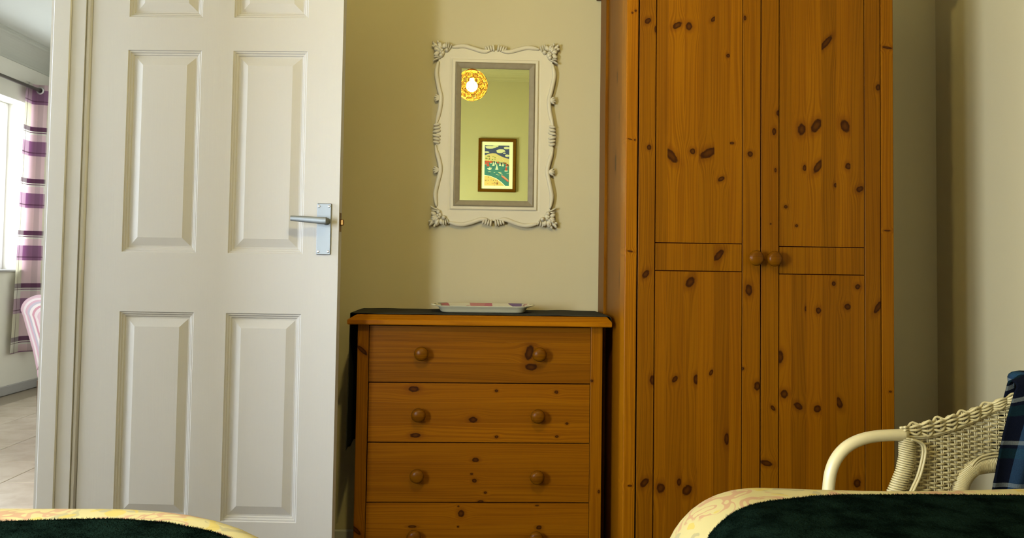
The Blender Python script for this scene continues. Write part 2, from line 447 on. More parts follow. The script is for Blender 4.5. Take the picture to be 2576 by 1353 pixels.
for z in (0.20, 1.0, 1.78):
    bm = bmesh.new(); tube(bm, [(-0.021, 0.012, z-0.045), (-0.021, 0.012, z+0.045)], 0.006, 10, up=Vector((1, 0, 0)))
    obj('hinge', bm, TRIMP, dr, world=False, smooth=True)
# handle
pl = obj('handle_plate', B(0.6808, 0.7224, -0.006, 0.0, 1.0222, 1.1706, bev=0.0015), STEEL, dr, world=False, label='satin chrome backplate')
bm = bmesh.new()
tube(bm, [(0.709, -0.006, 1.1185), (0.709, -0.020, 1.1185), (0.709, -0.042, 1.1185)], [0.011, 0.0095, 0.0095], 16, up=Vector((0, 0, 1)))
prof = []
for (x, hz, hy, dz) in ((0.7185, 0.0098, 0.0075, 0), (0.705, 0.0100, 0.0080, 0.0), (0.66, 0.0088, 0.0070, 0.003), (0.625, 0.0078, 0.0062, 0.0052), (0.6165, 0.0070, 0.0060, 0.0056)):
    prof.append((x, hz, hy, dz))
rows = []
for (x, hz, hy, dz) in prof:
    rows.append([bm.verts.new((x, -0.046 + sy*hy, 1.1185 + dz + sz*hz)) for sy, sz in
                 ((-1, -0.7), (-0.7, -1), (0.7, -1), (1, -0.7), (1, 0.7), (0.7, 1), (-0.7, 1), (-1, 0.7))])
for A, C in zip(rows, rows[1:]):
    for k in range(8): bm.faces.new((A[k], A[(k+1) % 8], C[(k+1) % 8], C[k]))
bm.faces.new(rows[0]); bm.faces.new(rows[-1][::-1])
auto(obj('lever', bm, STEEL, pl, world=False), 50)
for x in (0.6868, 0.7160):
    for z in (1.0310, 1.1622):
        bm = bmesh.new(); lathe(bm, [(0, 0), (0.0038, 0), (0.0034, 0.0012), (0.0022, 0.0018), (0.0016, 0.0010), (0, 0.0010)], (x, -0.006, z), (0, -1, 0), 12)
        obj('screw', bm, SCREWM, pl, world=False)
bm = bmesh.new(); box(bm, LW-0.001, LW+0.010, 0.012, 0.024, 1.108, 1.126, 0.002); box(bm, LW-0.001, LW+0.0008, 0.008, 0.028, 1.09, 1.145)
obj('latch', bm, BRASS, dr, world=False, label='brass latch bolt')

# ------------------------------------------------------------------ pine wardrobe
WL = (0.826, 2.67, 0.0)
wd_ = thing('wardrobe', WL, 'tall knotty pine double wardrobe with two round knobs against the cream wall', 'wardrobe')
WK = [(0.49,1.722,.0095,.0095,-.35),(0.514,1.698,.0042,.0105),(0.577,1.711,.0125,.0116,-.6),(0.612,1.709,.0105,.0125),(0.685,1.732,.0074,.0084,-.5),(0.779,1.738,.0047,.0074),(0.729,1.625,.0058,.0058),(0.497,1.349,.0074,.0079),(0.563,1.325,.0147,.0221,.5),(0.625,1.34,.0089,.0095),(0.672,1.336,.0221,.018,-.9),(0.741,1.366,.0074,.0042),(0.796,1.335,.0089,.0089),(0.71,1.26,.0090,.0084,-.5),
(0.881,1.458,.0084,.0095),(0.867,1.403,.0063,.0116),(0.949,1.411,.0125,.0184),(0.993,1.423,.0150,.0221,-.4),(1.079,1.424,.0147,.02,.25),(0.958,1.297,.0063,.0105),(0.998,1.302,.0120,.021,-.5),(1.089,1.305,.0095,.0105),(0.871,1.289,.0037,.0068),(1.05,1.248,.0053,.0074),(1.123,1.238,.011,.01,-.4),(0.902,1.182,.0058,.0058),(0.934,1.127,.0047,.0047),(0.857,1.131,.0026,.0026),(1.023,1.671,.0110,.0236,-.7),(1.179,1.541,.0074,.0105),
(0.704,1.037,.0118,.0179,-.6),(0.49,.979,.0098,.013,-.4),(0.62,.958,.013,.0166,-.3),(0.793,.937,.0108,.0179),(0.577,.677,.0082,.0102,-.4),(0.512,.674,.0089,.014),(0.639,.677,.0077,.0153),(0.683,.697,.0058,.0089,-.3),(0.774,.709,.0064,.0051),(0.818,.659,.0096,.014),(0.729,.507,.0077,.0191),(0.491,.381,.0115,.014,-.4),(0.538,.366,.0128,.0153),(0.591,.383,.0064,.0115),(0.614,.36,.0143,.0166,-.3),
(1.045,.959,.0064,.007),(1.116,.951,.0083,.0083),(0.962,.885,.0038,.0077),(0.999,.88,.0083,.0102),(1.086,.892,.0102,.0095),(1.177,.892,.0098,.0191,-.5),(0.885,.744,.0115,.0191),(0.898,.637,.0118,.013),(0.939,.603,.0118,.012,.5),(0.996,.595,.0115,.0115),(1.06,.613,.0102,.0179,.3),(0.865,.596,.0064,.0085,.5),(0.846,.438,.0179,.0095,.8),(1.113,.382,.0115,.0128)]
PKN = [(0.4537,1.7511,.0035,.0035),(0.4443,1.745,.003,.003),(0.4546,1.3696,.003,.003),(0.4405,1.3716,.005,.0025,2.0),(0.4434,1.0446,.008,.003,1.5),(0.448,.372,.007,.003),(1.207,1.6607,.014,.0045,1.6),(1.205,1.1169,.010,.0025),(1.2127,.6463,.005,.003)]
WF = 2.395                                                   # front plane
def wpine(name, x0, x1, z0, z1, tone, seed, knots=WK, red=0.0):
    ks = [k for k in knots if x0-0.001 <= k[0] < x1+0.001 and z0-0.001 <= k[1] <= z1+0.001]
    return pine(name, 2, 0, WL, tone, ks, seed, red)
WOODG = pine('wardrobe_carcass_pine', 2, 0, WL, 0.95, (), 4.2)
WOODS = pine('wardrobe_side_pine', 2, 1, WL, 1.0, [(2.62, 1.33, .012, .03), (2.56, 1.47, .004, .02), (2.53, .96, .004, .03), (2.60, 1.60, .006, .02)], 9.3, 0.2)
GAP = plain('dark_joint', (0.02, 0.008, 0.003), 0.9)
WZ0, WZ1 = 0.06, 1.955
obj('carcass', B(0.440, 1.213, WF+0.028, YB-0.035, WZ0, WZ1-0.002), WOODG, wd_)
postL = wpine('wardrobe_left_post_pine', 0.428, 0.462, 0, 2, 1.22, 1.7, PKN)
postR = wpine('wardrobe_right_post_pine', 1.188, 1.2254, 0, 2, 1.03, 2.9, PKN)
obj('front_post', B(0.428, 0.4632, WF, WF+0.075, 0.0, WZ1, bev=0.0025, seg=2), postL, wd_)
obj('front_post', B(1.1878, 1.2254, WF, WF+0.075, 0.0, WZ1, bev=0.0025, seg=2), postR, wd_)
for x0, x1 in ((0.428, 0.462), (1.191, 1.2254)):
    obj('rear_post', B(x0, x1, 2.79, YB-0.032, 0.0, WZ1, bev=0.002), WOODS, wd_)
    xm = x0+0.008 if x0 < 0.8 else x1-0.008
    obj('side_panel', B(min(xm, xm+0.012) if x0 < 0.8 else xm-0.012, xm+0.012 if x0 < 0.8 else xm, WF+0.075, 2.79, 0.05, WZ1), WOODS, wd_)
bm = bmesh.new()
box(bm, 0.4632, 1.1878, WF+0.004, WF+0.026, WZ0, 0.115, 0.002); obj('plinth_rail', bm, pine('wardrobe_plinth_pine', 0, 2, WL, 0.9, (), 5.5), wd_)
bm = bmesh.new()
cp = [(0.0, 1.956), (0.012, 1.956), (0.016, 1.972), (0.030, 1.986), (0.034, 2.004), (0.034, 2.012), (0.0, 2.012)]
rows = []
for (sx, sy) in ((0, 1), (0, 0), (1, 0), (1, 1)):
    row = []
    for (d, z) in cp:
        x = (0.428 - d) if sx == 0 else (1.2254 + d); y = (WF - d) if sy == 0 else YB-0.005
        row.append(bm.verts.new((x, y, z)))
    rows.append(row)
for A, C in zip(rows, rows[1:]):
    for k in range(len(cp)-1): bm.faces.new((A[k], A[k+1], C[k+1], C[k]))
bm.faces.new([r[-1] for r in rows]); bm.faces.new([r[0] for r in rows])
for r in (rows[0], rows[-1]): bm.faces.new(r)
obj('cornice', bm, pine('wardrobe_cornice_pine', 0, 2, WL, 0.8, (), 6.6), wd_)
DZ0, DZ1 = 0.120, 1.945
doorsx = [(0.4670, 0.8262, 0.5163, 0.7727, (0.551, 0.6000, 0.6429, 0.6897, 0.7353), 0.990, 1.0710),
          (0.8296, 1.1848, 0.8822, 1.1371, (0.9185, 0.9631, 1.0085, 1.0530, 1.0955), 0.985, 1.0655)]
KNOB = pine('knob_pine', 0, 2, WL, 0.62, (), 8.8, 0.2, 0.3)
for di, (dx0, dx1, g0, g1, cuts, r0z, r1z) in enumerate(doorsx):
    d = obj('wardrobe_door', B(dx0, dx1, WF+0.006, WF+0.024, DZ0, DZ1), GAP if False else plain('door_groove_wood_%d' % di, (0.018, 0.0040, 0.001), 0.9, spec=0.0), wd_)
    gw = 0.0014
    def st(nm, x0, x1, z0, z1, tone, sd, red=0.0):
        obj(nm, B(x0, x1, WF, WF+0.0065, z0, z1, bev=0.0007 if nm == 'stile' else 0.0), wpine('wardrobe_%s_pine' % nm, x0, x1, z0, z1, tone, sd, red=red), d)
    sub = 0.8735 if di == 1 else None
    st('stile', dx0, g0-gw, DZ0, DZ1, 0.86 if di == 0 else 0.90, 11.0+di)
    st('stile', g1+gw, dx1, DZ0, DZ1, 0.86 if di == 1 else 0.94, 13.0+di)
    xs_ = [g0+gw] + list(cuts) + [g1-gw]
    tones = [[0.86, 1.04, 1.02, 0.92, 0.95, 1.06], [0.88, 0.98, 1.05, 0.84, 1.04, 0.90]][di]
    TZ = 1.862
    for k, (a, b) in enumerate(zip(xs_, xs_[1:])):
        e0 = 0.0 if k == 0 else 0.00004; e1 = 0.0 if k == 5 else 0.00004
        tl_ = tones[k]
        st('stave', a+e0, b-e1, r1z+gw, TZ, tl_, 20.0 + 7*di + k*1.37)
        st('stave', a+e0, b-e1, r0z+gw, r1z-gw, tl_*0.95, 40.0 + 7*di + k*1.71)
        st('stave', a+e0, b-e1, 0.215, r0z-gw, tones[(k+2) % 6]*0.94, 60.0 + 7*di + k*1.93, 0.15)
        st('stave', a+e0, b-e1, TZ+2*gw, DZ1, tl_*0.96, 80.0 + k); st('stave', a+e0, b-e1, DZ0, 0.215-2*gw, tl_*0.92, 90.0 + k)
    kx, kz = ((0.8070, 1.0303), (0.8611, 1.0288))[di]
    bm = bmesh.new()
    lathe(bm, [(0.0, 0.0), (0.010, 0.0), (0.008, 0.008), (0.011, 0.013), (0.0195, 0.017), (0.0225, 0.023), (0.0205, 0.030), (0.014, 0.0345), (0, 0.036)], (kx, WF, kz), (0, -1, 0), 28)
    obj('knob', bm, KNOB, d, smooth=True)

# ------------------------------------------------------------------ chest of drawers
CL = (0.016, 2.76, 0.0)
ch = thing('chest_of_drawers', CL, 'low knotty pine chest of four drawers with round wooden knobs beside the wardrobe', 'chest of drawers')
CK = [(0.168,.727,.015,.0237,-.6),(0.174,.683,.0205,.0115),(-0.189,.612,.0185,.0095),(-0.182,.47,.0175,.008),(-0.004,.519,.0137,.0095),(0.067,.609,.0058,.0045),(0.254,.606,.0069,.0052),(0.288,.509,.0052,.004),(0.069,.467,.0060,.0045),(0.257,.469,.0060,.004),(0.005,.396,.0112,.0075),(-0.006,.353,.0046,.0034),(0.003,.332,.008,.006),(0.037,.296,.005,.004),(0.023,.269,.0105,.004),(-0.036,.232,.0105,.0115),(-0.045,.254,.0034,.0026),(-0.045,.192,.0037,.003),(0.205,.19,.009,.0068),(0.198,.257,.0060,.0025),(-0.186,.192,.0140,.004)]
CPK = [(-0.350,.73,.010,.016,.9),(-0.358,.181,.010,.016,.9),(0.365,.642,.0045,.0045),(0.39,.3,.004,.006)]
CF = 2.60
def cpine(nm, along, x0, x1, z0, z1, tone, seed, knots, red=0.1):
    ks = []
    for k in knots:
        if x0 <= k[0] <= x1 and z0-0.002 <= k[1] <= z1+0.002:
            ks.append(k if along == 2 else ((k[1], k[0], k[3], k[2]) + tuple(k[4:])))
    return pine(nm, along, 2 if along == 0 else 0, CL, tone, ks, seed, red)
# top with a bevelled nosing
bm = bmesh.new()
tx0, tx1, ty0, ty1, tz0, tz1 = -0.394, 0.4215, 2.572, 2.945, 0.811, 0.841
prof = [(0.014, tz0), (0.002, tz0), (0.0, tz0+0.003), (0.0, tz0+0.014), (0.003, tz0+0.0165), (0.024, tz1-0.001), (0.027, tz1)]
rows = []
for (sx, sy) in ((0, 1), (0, 0), (1, 0), (1, 1)):
    row = []
    for (d, z) in prof:
        x = tx0+d if sx == 0 else tx1-d*(0.45); y = ty0+d if sy == 0 else ty1
        row.append(bm.verts.new((x, y, z)))
    rows.append(row)
for A, C in zip(rows, rows[1:]):
    for k in range(len(prof)-1): bm.faces.new((A[k], A[k+1], C[k+1], C[k]))
bm.faces.new([r[-1] for r in rows]); bm.faces.new([r[0] for r in rows])
for r in (rows[0], rows[-1]): bm.faces.new(r)
obj('top', bm, pine('chest_top_lit_pine', 0, 1, CL, 1.65, (), 3.3, 0.0, 0.33), ch)  # lighter tone paints in the daylight caught by the nosing
obj('carcass', B(-0.352, 0.385, CF+0.03, 2.93, 0.04, tz0), pine('chest_carcass_pine', 2, 1, CL, 0.85, (), 2.3), ch)
obj('gap_shade_board', B(-0.332, 0.362, CF+0.012, CF+0.03, 0.03, tz0-0.001), plain('drawer_gap_shadow_wood', (0.010, 0.003, 0.001), 0.9, spec=0.0), ch)  # near-black backing, the shade in the drawer gaps put into its colour
for x0, x1, sd in ((-0.3655, -0.3305, 1.0), (0.3600, 0.3975, 2.0)):
    obj('post', B(x0, x1, CF, CF+0.045, 0.0, tz0, bev=0.0022, seg=2), cpine('chest_post_pine', 2, x0, x1, 0, 1, 1.18, 30+sd, CPK), ch)
    obj('rear_post', B(x0, x1, 2.89, 2.93, 0.0, tz0, bev=0.002), pine('chest_rear_post_pine', 2, 1, CL, 0.9, (), 33+sd), ch)
    xp = x0+0.004 if x0 < 0 else x1-0.016
    obj('side_panel', B(xp, xp+0.012, CF+0.045, 2.89, 0.05, tz0), pine('chest_side_pine', 2, 1, CL, 0.95, (), 36+sd), ch)
obj('plinth_rail', B(-0.3305, 0.360, CF+0.004, CF+0.02, 0.02, 0.078, bev=0.002), pine('chest_plinth_pine', 0, 2, CL, 0.85, (), 38), ch)
dz = [0.8085, 0.6319, 0.4484, 0.2654, 0.0816]
dcut = [(0.759, 0.695), (0.570, 0.5083), (0.3862, 0.3212), (0.1976, 0.1373)]
dknob = [((-0.1665, .7229), (0.1981, .7241)), ((-0.1716, .5357), (0.1956, .5346)), ((-0.173, .3509), (0.1956, .3486)), ((-0.1785, .1671), (0.1944, .1638))]
dtone = [(0.90, 1.02, 0.92), (1.18, 1.08, 1.20), (1.10, 1.06, 1.04), (1.14, 1.1, 1.08)]
CKNOB = pine('chest_knob_pine', 0, 2, CL, 0.72, (), 7.1, 0.2, 0.3)
for i in range(4):
    z1, z0 = dz[i]-0.0017, dz[i+1]+0.0017
    xa, xb = -0.3285 + (0.0012 if i in (1, 2) else 0.0), 0.3580 + (0.0008 if i != 1 else 0)
    dw = obj('drawer', B(xa+0.001, xb-0.001, CF+0.005, CF+0.03, z0+0.001, z1-0.001), plain('drawer_core_wood_%d' % i, (0.018, 0.005, 0.001), 0.9, spec=0.0), ch)
    cuts = [z1, dcut[i][0], dcut[i][1], z0]
    for k in range(3):
        a, b = cuts[k+1], cuts[k]
        obj('stave', B(xa, xb, CF, CF+0.006, a+(0.00004 if k < 2 else 0), b-(0.00004 if k else 0)),
            cpine('drawer_stave_pine', 0, xa, xb, a, b, dtone[i][k], 50+i*5+k*1.3, CK, 0.25), dw)
    for (kx, kz) in dknob[i]:
        bm = bmesh.new()
        lathe(bm, [(0.0, 0.0), (0.010, 0.0), (0.008, 0.008), (0.012, 0.014), (0.0195, 0.018), (0.0222, 0.024), (0.0200, 0.031), (0.0135, 0.0355), (0, 0.037)], (kx, CF, kz), (0, -1, 0), 28)
        obj('knob', bm, CKNOB, dw, smooth=True)

# black runner cloth on the chest, hanging at both ends
CLOTH = fabric('black_cloth', (0.028, 0.026, 0.018), 0.9, 700, 0.25)
bm = bmesh.new()
def runner(u, v):
    # u 0..1 from the left hanging end to the right hanging end, v 0 front .. 1 back
    L1, L2, L3 = 0.43, 0.80, 0.03
    s = u*(L1+L2+L3)
    y0 = 2.600 + 0.044*min(1.0, max(0.0, (L1+0.012-s)/0.012))
    y = y0 + (2.900-y0)*v
    if s < L1:
        k = (L1-s)/L1; z = 0.8427 - (L1 - s)
        return (-0.3955 - 0.004*k - 0.006*k*abs(math.sin(3.0*v+0.2))*v, y + 0.004*k*math.sin(9*z), z - 0.010*v*k + 0.004*math.sin(11*v)*k)
    if s < L1+L2:
        x = -0.3935 + (s-L1)/L2*(0.418+0.3935)
        return (x, y + (0.004*math.sin(x*23) if v > 0.5 else 0), 0.8426 + 0.0012*max(0.0, math.sin(x*31+v*5)))
    k = (s-L1-L2)/L3
    return (0.4228 + 0.001*math.sin(9*v), y, 0.8426 - k*L3)
V = grid(bm, 150, 14, runner)
ro = obj('table_runner', bm, CLOTH, smooth=True)
setp(ro, 'black cloth runner lying on the pine chest and hanging down its ends', 'runner')
sm = ro.modifiers.new('thickness', 'SOLIDIFY'); sm.thickness = 0.0012; sm.offset = 1

# tray
TX, TY, TZ_ = 0.0215, 2.772, 0.845
tr = thing('serving_tray', (TX, TY, TZ_), 'shallow white melamine tray with floral print on the black runner', 'tray')
def tray_mat():
    t = NT('melamine_floral'); o = t.sep(t.obj()); v = t.obj()
    vor = t.n('ShaderNodeTexVoronoi'); vor.inputs['Scale'].default_value = 21.0; t.link(v, vor.inputs['Vector'])
    rnd = t.sep(vor.outputs['Color'])[0]
    col = t.ramp(rnd, [(0.0, (0.42, 0.39, 0.29)), (0.30, (0.30, 0.09, 0.11)), (0.45, (0.10, 0.06, 0.14)), (0.60, (0.40, 0.38, 0.28)), (0.74, (0.08, 0.12, 0.06)), (0.86, (0.32, 0.13, 0.12)), (0.95, (0.42, 0.39, 0.29))], 'CONSTANT')
    blob = t.smooth(vor.outputs['Distance'], 0.75, 0.85, 1.0, 0.0)
    t.base(t.mix(blob, (0.42, 0.39, 0.29), col), 0.25); return t.m
MELA = plain('cream_melamine', (0.46, 0.425, 0.28), 0.25)
def srect(hx, hy, r, n=7):
    pts = []
    for cx, cy, a0 in ((hx-r, hy-r, 0), (-hx+r, hy-r, PI/2), (-hx+r, -hy+r, PI), (hx-r, -hy+r, 1.5*PI)):
        for k in range(n): a = a0 + PI/2*k/(n-1); pts.append((cx + r*math.cos(a), cy + r*math.sin(a)))
    return pts
bm = bmesh.new(); prev = None
for (hx, hy, r, z, mi) in ((0.120, 0.082, 0.02, 0.0, 0), (0.130, 0.090, 0.025, 0.0, 0), (0.137, 0.096, 0.03, 0.004, 0), (0.144, 0.102, 0.034, 0.017, 0), (0.155, 0.112, 0.040, 0.0205, 0),
                           (0.1555, 0.1125, 0.040, 0.0225, 0), (0.1435, 0.1025, 0.034, 0.0215, 1), (0.1325, 0.092, 0.03, 0.0065, 1), (0.126, 0.086, 0.025, 0.003, 1), (0.10, 0.06, 0.02, 0.0025, 1)):
    cur = [bm.verts.new((TX+x, TY+y, TZ_+z)) for x, y in srect(hx, hy, r)]
    if prev:
        for k in range(len(cur)):
            f = bm.faces.new((prev[k], prev[(k+1) % len(cur)], cur[(k+1) % len(cur)], cur[k])); f.material_index = mi
    else: bm.faces.new(cur[::-1])
    prev = cur
f = bm.faces.new(prev); f.material_index = 1
auto(obj('tray_dish', bm, [MELA, tray_mat()], tr), 60)
for s in (-1, 1):
    bm = bmesh.new()
    pts = [(TX+s*0.152, TY-0.045, TZ_+0.0215), (TX+s*0.163, TY-0.035, TZ_+0.0225), (TX+s*0.166, TY, TZ_+0.023), (TX+s*0.163, TY+0.035, TZ_+0.0225), (TX+s*0.152, TY+0.045, TZ_+0.0215)]
    tube(bm, smoothpts(pts, 5), 0.0022, 8, 0.006); obj('handle', bm, MELA, tr, smooth=True)

# ------------------------------------------------------------------ mirror with carved frame
MX, MZ = 0.0552, 1.4613
K = 0.545e-3                                                 # metres per drawing unit
mr = thing('wall_mirror', (MX, 2.945, MZ), 'upright mirror in a carved cream frame hanging on the wall above the chest', 'mirror')
FRM = plain('cream_carved_paint', (0.45, 0.405, 0.29), 0.6, bump=(90, 0.12, 0.001), var=0.10)
GREYW = None
def grey_mat():
    t = NT('grey_washed_wood'); o = t.sep(t.obj())
    g = t.noise(t.xyz(t.math('MULTIPLY', o[0], 60.0), 0.0, t.math('MULTIPLY', o[2], 60.0)), 1.0, 4.0)
    t.base(t.mix(g, (0.195, 0.160, 0.095), (0.135, 0.108, 0.060)), 0.6); t.bump(g, 0.15, 0.001); return t.m
GREYW = grey_mat()
def mp(u, v, w): return Vector((MX+u*K, 2.948-w, MZ+v*K))
sideL = [(-372, 470), (-384, 395), (-366, 295), (-352, 235), (-360, 150), (-379, 65), (-379, 0), (-379, -95), (-360, -165), (-347, -235), (-363, -315), (-378, -395), (-368, -475)]
topL = [(-285, 566), (-212, 577), (-150, 563), (-90, 546), (-45, 548), (0, 555)]
botL = [(-285, -578), (-212, -590), (-150, -578), (-90, -556), (-45, -553), (0, -563)]
SL = smoothpts([Vector((u, v, 0)) for u, v in sideL], 5)
TP = smoothpts([Vector((u, v, 0)) for u, v in topL], 5); BT = smoothpts([Vector((u, v, 0)) for u, v in botL], 5)
out = [Vector((-395, -560, 0)), Vector((-360, -585, 0))] 
poly = [Vector((p.x, p.y, 0)) for p in SL[::-1]] + [Vector((-372, 545, 0)), Vector((-330, 575, 0))] + TP
poly = poly + [Vector((-p.x, p.y, 0)) for p in poly[::-1][1:]]
poly = poly + [Vector((-p.x, p.y, 0)) for p in BT][::1] if False else poly
bott = [Vector((372, -545, 0)), Vector((330, -580, 0))] + [Vector((-p.x, p.y, 0)) for p in BT] + [p for p in BT[::-1][1:]] + [Vector((-330, -580, 0)), Vector((-372, -545, 0))]
poly += bott
bm = bmesh.new()
clampf = lambda v, m: max(-m, min(m, v))
rows = [[bm.verts.new(mp(p.x, p.y, 0.0)) for p in poly], [bm.verts.new(mp(p.x, p.y, 0.014)) for p in poly],
        [bm.verts.new(mp(clampf(p.x, 300), clampf(p.y, 505), 0.014)) for p in poly], [bm.verts.new(mp(clampf(p.x, 240), clampf(p.y, 450), 0.010)) for p in poly]]
for A, C in zip(rows, rows[1:]):
    for k in range(len(poly)): bm.faces.new((A[k], A[(k+1) % len(poly)], C[(k+1) % len(poly)], C[k]))
bmesh.ops.remove_doubles(bm, verts=bm.verts, dist=1e-6)
obj('backing_board', bm, FRM, mr)
def band(pts, nm='scroll_band'):
    bm = bmesh.new(); q = [mp(p.x, p.y, 0.015) for p in pts]; n = len(q)
    taper = [0.0080*min(1.0, 0.45+4.0*min(i, n-1-i)/n) for i in range(n)]
    tube(bm, q, [0.0075]*n, 10, taper, up=Vector((0, -1, 0))); obj(nm, bm, FRM, mr, smooth=True)
half = len(SL)//2
for s in (1, -1):
    P2 = [Vector((s*p.x, p.y, 0)) for p in SL]
    band(P2[:half-3]); band(P2[half+4:])
    for C in (TP, BT): band([Vector((s*p.x, p.y, 0)) for p in C[:-4]])
def flutes(bm, c, direction, n, spread, length, wid, hgt=0.009):
    for k in range(n):
        a_ = direction + spread*(k/(n-1)-0.5)
        l = length*(1.0-0.10*abs(k/(n-1)-0.5)); u = c[0] + math.cos(a_)*l*0.5; v = c[1] + math.sin(a_)*l*0.5
        ell(bm, mp(u, v, 0.015), l*0.55*K, wid*K, hgt, a_, 8, 6)
for s in (1, -1):
    # stacked shell at mid height, small shells at the waists, shells at top and bottom centre
    bm = bmesh.new()
    for (v, l) in ((58, 46), (36, 50), (14, 54), (-14, 54), (-36, 50), (-58, 46)):
        ell(bm, mp(s*-376, v, 0.015), l*0.52*K, 11.5*K, 0.010, s*(0.18 if v > 0 else -0.18), 8, 6)
    obj('shell_carving', bm, FRM, mr, smooth=True)
    for v0, t in ((232, -1), (-238, 1)):
        bm = bmesh.new(); flutes(bm, (s*-352, v0), PI if s > 0 else 0.0, 4, 1.1, 46, 8); obj('shell_carving', bm, FRM, mr, smooth=True)
for v0, up_ in ((560, 1), (-568, -1)):
    bm = bmesh.new()
    for s in (-1, 1):
        for k in range(4):
            u = s*(14 + k*16); h = 50 - k*5
            ell(bm, mp(u + s*2, v0 + up_*(8-k*2), 0.015), h*0.5*K, 8.5*K, 0.010, PI/2 - s*up_*(0.15+0.10*k), 8, 6)
    obj('shell_carving', bm, FRM, mr, smooth=True)
for sx in (-1, 1):
    for sy in (-1, 1):
        bm = bmesh.new(); cu, cv = sx*355, sy*548
        def E(u, v, ru, rv, h, an=0.0): ell(bm, mp(cu+sx*u, cv+sy*v, 0.016), ru*K, rv*K, h, an if sx*sy > 0 else PI-an, 10, 6)
        for (u, v, ru, rv, h, an) in ((26, 2, 25, 20, .012, 0.5), (8, 28, 25, 19, .013, 1.3), (-20, 26, 20, 16, .011, 2.1), (30, -26, 21, 15, .011, -0.5), (-8, -22, 20, 15, .010, 1.9), (40, 30, 20, 14, .009, 0.8)):
            E(u, v, ru, rv, h, an)
        for (u, v, ru, rv, h, an) in ((12, 10, 22, 13, .0165, 0.9), (28, 16, 16, 8, .017, 0.7), (4, 30, 16, 8, .0165, 1.2), (34, -4, 15, 7, .016, 0.1)):
            E(u, v, ru, rv, h, an)
        for (u, v) in ((-36, -2), (0, -38)): E(u, v, 15, 15, 0.017)
        for (u, v) in ((-6, -4), (4, -16)): E(u, v, 11, 11, 0.0165)
        for (u, v, an) in ((-60, 20, 1.95), (-47, 28, 1.75), (-34, 32, 1.6), (20, -58, -0.30), (28, -46, -0.12), (36, -66, -0.5)): E(u, v, 22, 6, 0.010, an)
        E(50, 44, 14, 9, 0.010, 0.8); E(54, 22, 12, 8, 0.009, 0.3); E(24, 52, 12, 8, 0.009, 1.3)
        obj('rosette', bm, FRM, mr, smooth=True)
bm = bmesh.new()                                             # raised bead around the liner
to = lambda x, z, d: mp(x, z, d)
rings_mesh(bm, [(-286, 286, -496, 496, 0.0135), (-285, 285, -495, 495, 0.0125), (-282, 282, -492, 492, 0.0125), (-281, 281, -491, 491, 0.0180), (-277, 277, -487, 487, 0.0195), (-262, 262, -472, 472, 0.0195), (-259, 259, -469, 469, 0.0170), (-259, 259, -469, 469, 0.012)], to, close=False)
obj('inner_bead', bm, FRM, mr)
bm = bmesh.new()
rings_mesh(bm, [(-259, 259, -469, 469, 0.012), (-259, 259, -469, 469, 0.0205), (-252, 252, -462, 462, 0.0225), (-228, 228, -438, 438, 0.0185), (-221, 221, -431, 431, 0.0165), (-221, 221, -431, 431, 0.012)], to, close=False)
obj('grey_liner', bm, GREYW, mr, label='grey washed wooden liner')
mg = NT('mirror_glass'); mg.base((0.54, 0.58, 0.30), 0.0, 1.0)
obj('mirror_glass', B(MX-226*K, MX+226*K, 2.9335, 2.9355, MZ-436*K, MZ+436*K), mg.m, mr)

# ------------------------------------------------------------------ framed print on the rear wall (seen in the mirror)
PX, PZc = 0.1470, 1.7875
fp = thing('framed_picture', (PX, YR, PZc), 'brown framed print of a harbour with sailing boats, seen only in the mirror', 'picture')
BRN = pine('brown_picture_frame', 0, 2, (0, 0, 0), 0.75, (), 2.0)
def at(x, z, d): return Vector((x, YR + d, z))
px0, px1, pz0, pz1 = -0.003, 0.297, 1.575, 2.000
bm = bmesh.new()
rings_mesh(bm, [(px0, px1, pz0, pz1, 0.0), (px0, px1, pz0, pz1, 0.016), (px0+0.004, px1-0.004, pz0+0.004, pz1-0.004, 0.020), (px0+0.022, px1-0.022, pz0+0.022, pz1-0.022, 0.018), (px0+0.026, px1-0.026, pz0+0.026, pz1-0.026, 0.010)], at, close=False)
obj('picture_frame', bm, BRN, fp)
obj('mount', B(px0+0.02, px1-0.02, YR+0.004, YR+0.010, pz0+0.02, pz1-0.02), plain('cream_mount_card', (0.78, 0.76, 0.60), 0.8), fp)
def flat(c, nm): return plain('print_' + nm, c, 0.6)
PC = dict(navy=(0.030, 0.045, 0.16), cloud=(0.62, 0.60, 0.40), hill=(0.60, 0.47, 0.22), green=(0.12, 0.22, 0.05), sea=(0.03, 0.17, 0.19), deep=(0.02, 0.07, 0.16),
          sand=(0.66, 0.45, 0.16), red=(0.55, 0.05, 0.03), white=(0.75, 0.74, 0.60), dark=(0.03, 0.04, 0.06), pink=(0.60, 0.25, 0.18), brown=(0.22, 0.08, 0.03))
names = list(PC); mats = [flat(PC[k], k) for k in names]
ix0, ix1, iz0, iz1 = 0.0475, 0.2420, 1.6245, 1.9455
bm = bmesh.new()
PCNT = [0]
def P(layer, col, pts):
    PCNT[0] += 1
    vs = [bm.verts.new(at(ix0+(ix1-ix0)*x, iz0+(iz1-iz0)*(1-y), 0.0102+0.00012*layer+0.0000025*PCNT[0])) for x, y in pts]
    f = bm.faces.new(vs); f.material_index = names.index(col)
def wave(y0, amp, fr, ph, n=12): return [(i/n, y0 + amp*math.sin(fr*i/n+ph)) for i in range(n+1)]
P(0, 'navy', [(0, 0), (1, 0), (1, 1), (0, 1)])
def blob(l, col, cx, cy, rx, ry, n=10, ph=0.0):
    P(l, col, [(min(1, max(0, cx+rx*math.cos(2*PI*k/n)*(1+.18*math.sin(3*2*PI*k/n+ph)))), min(1, max(0, cy+ry*math.sin(2*PI*k/n)))) for k in range(n)])
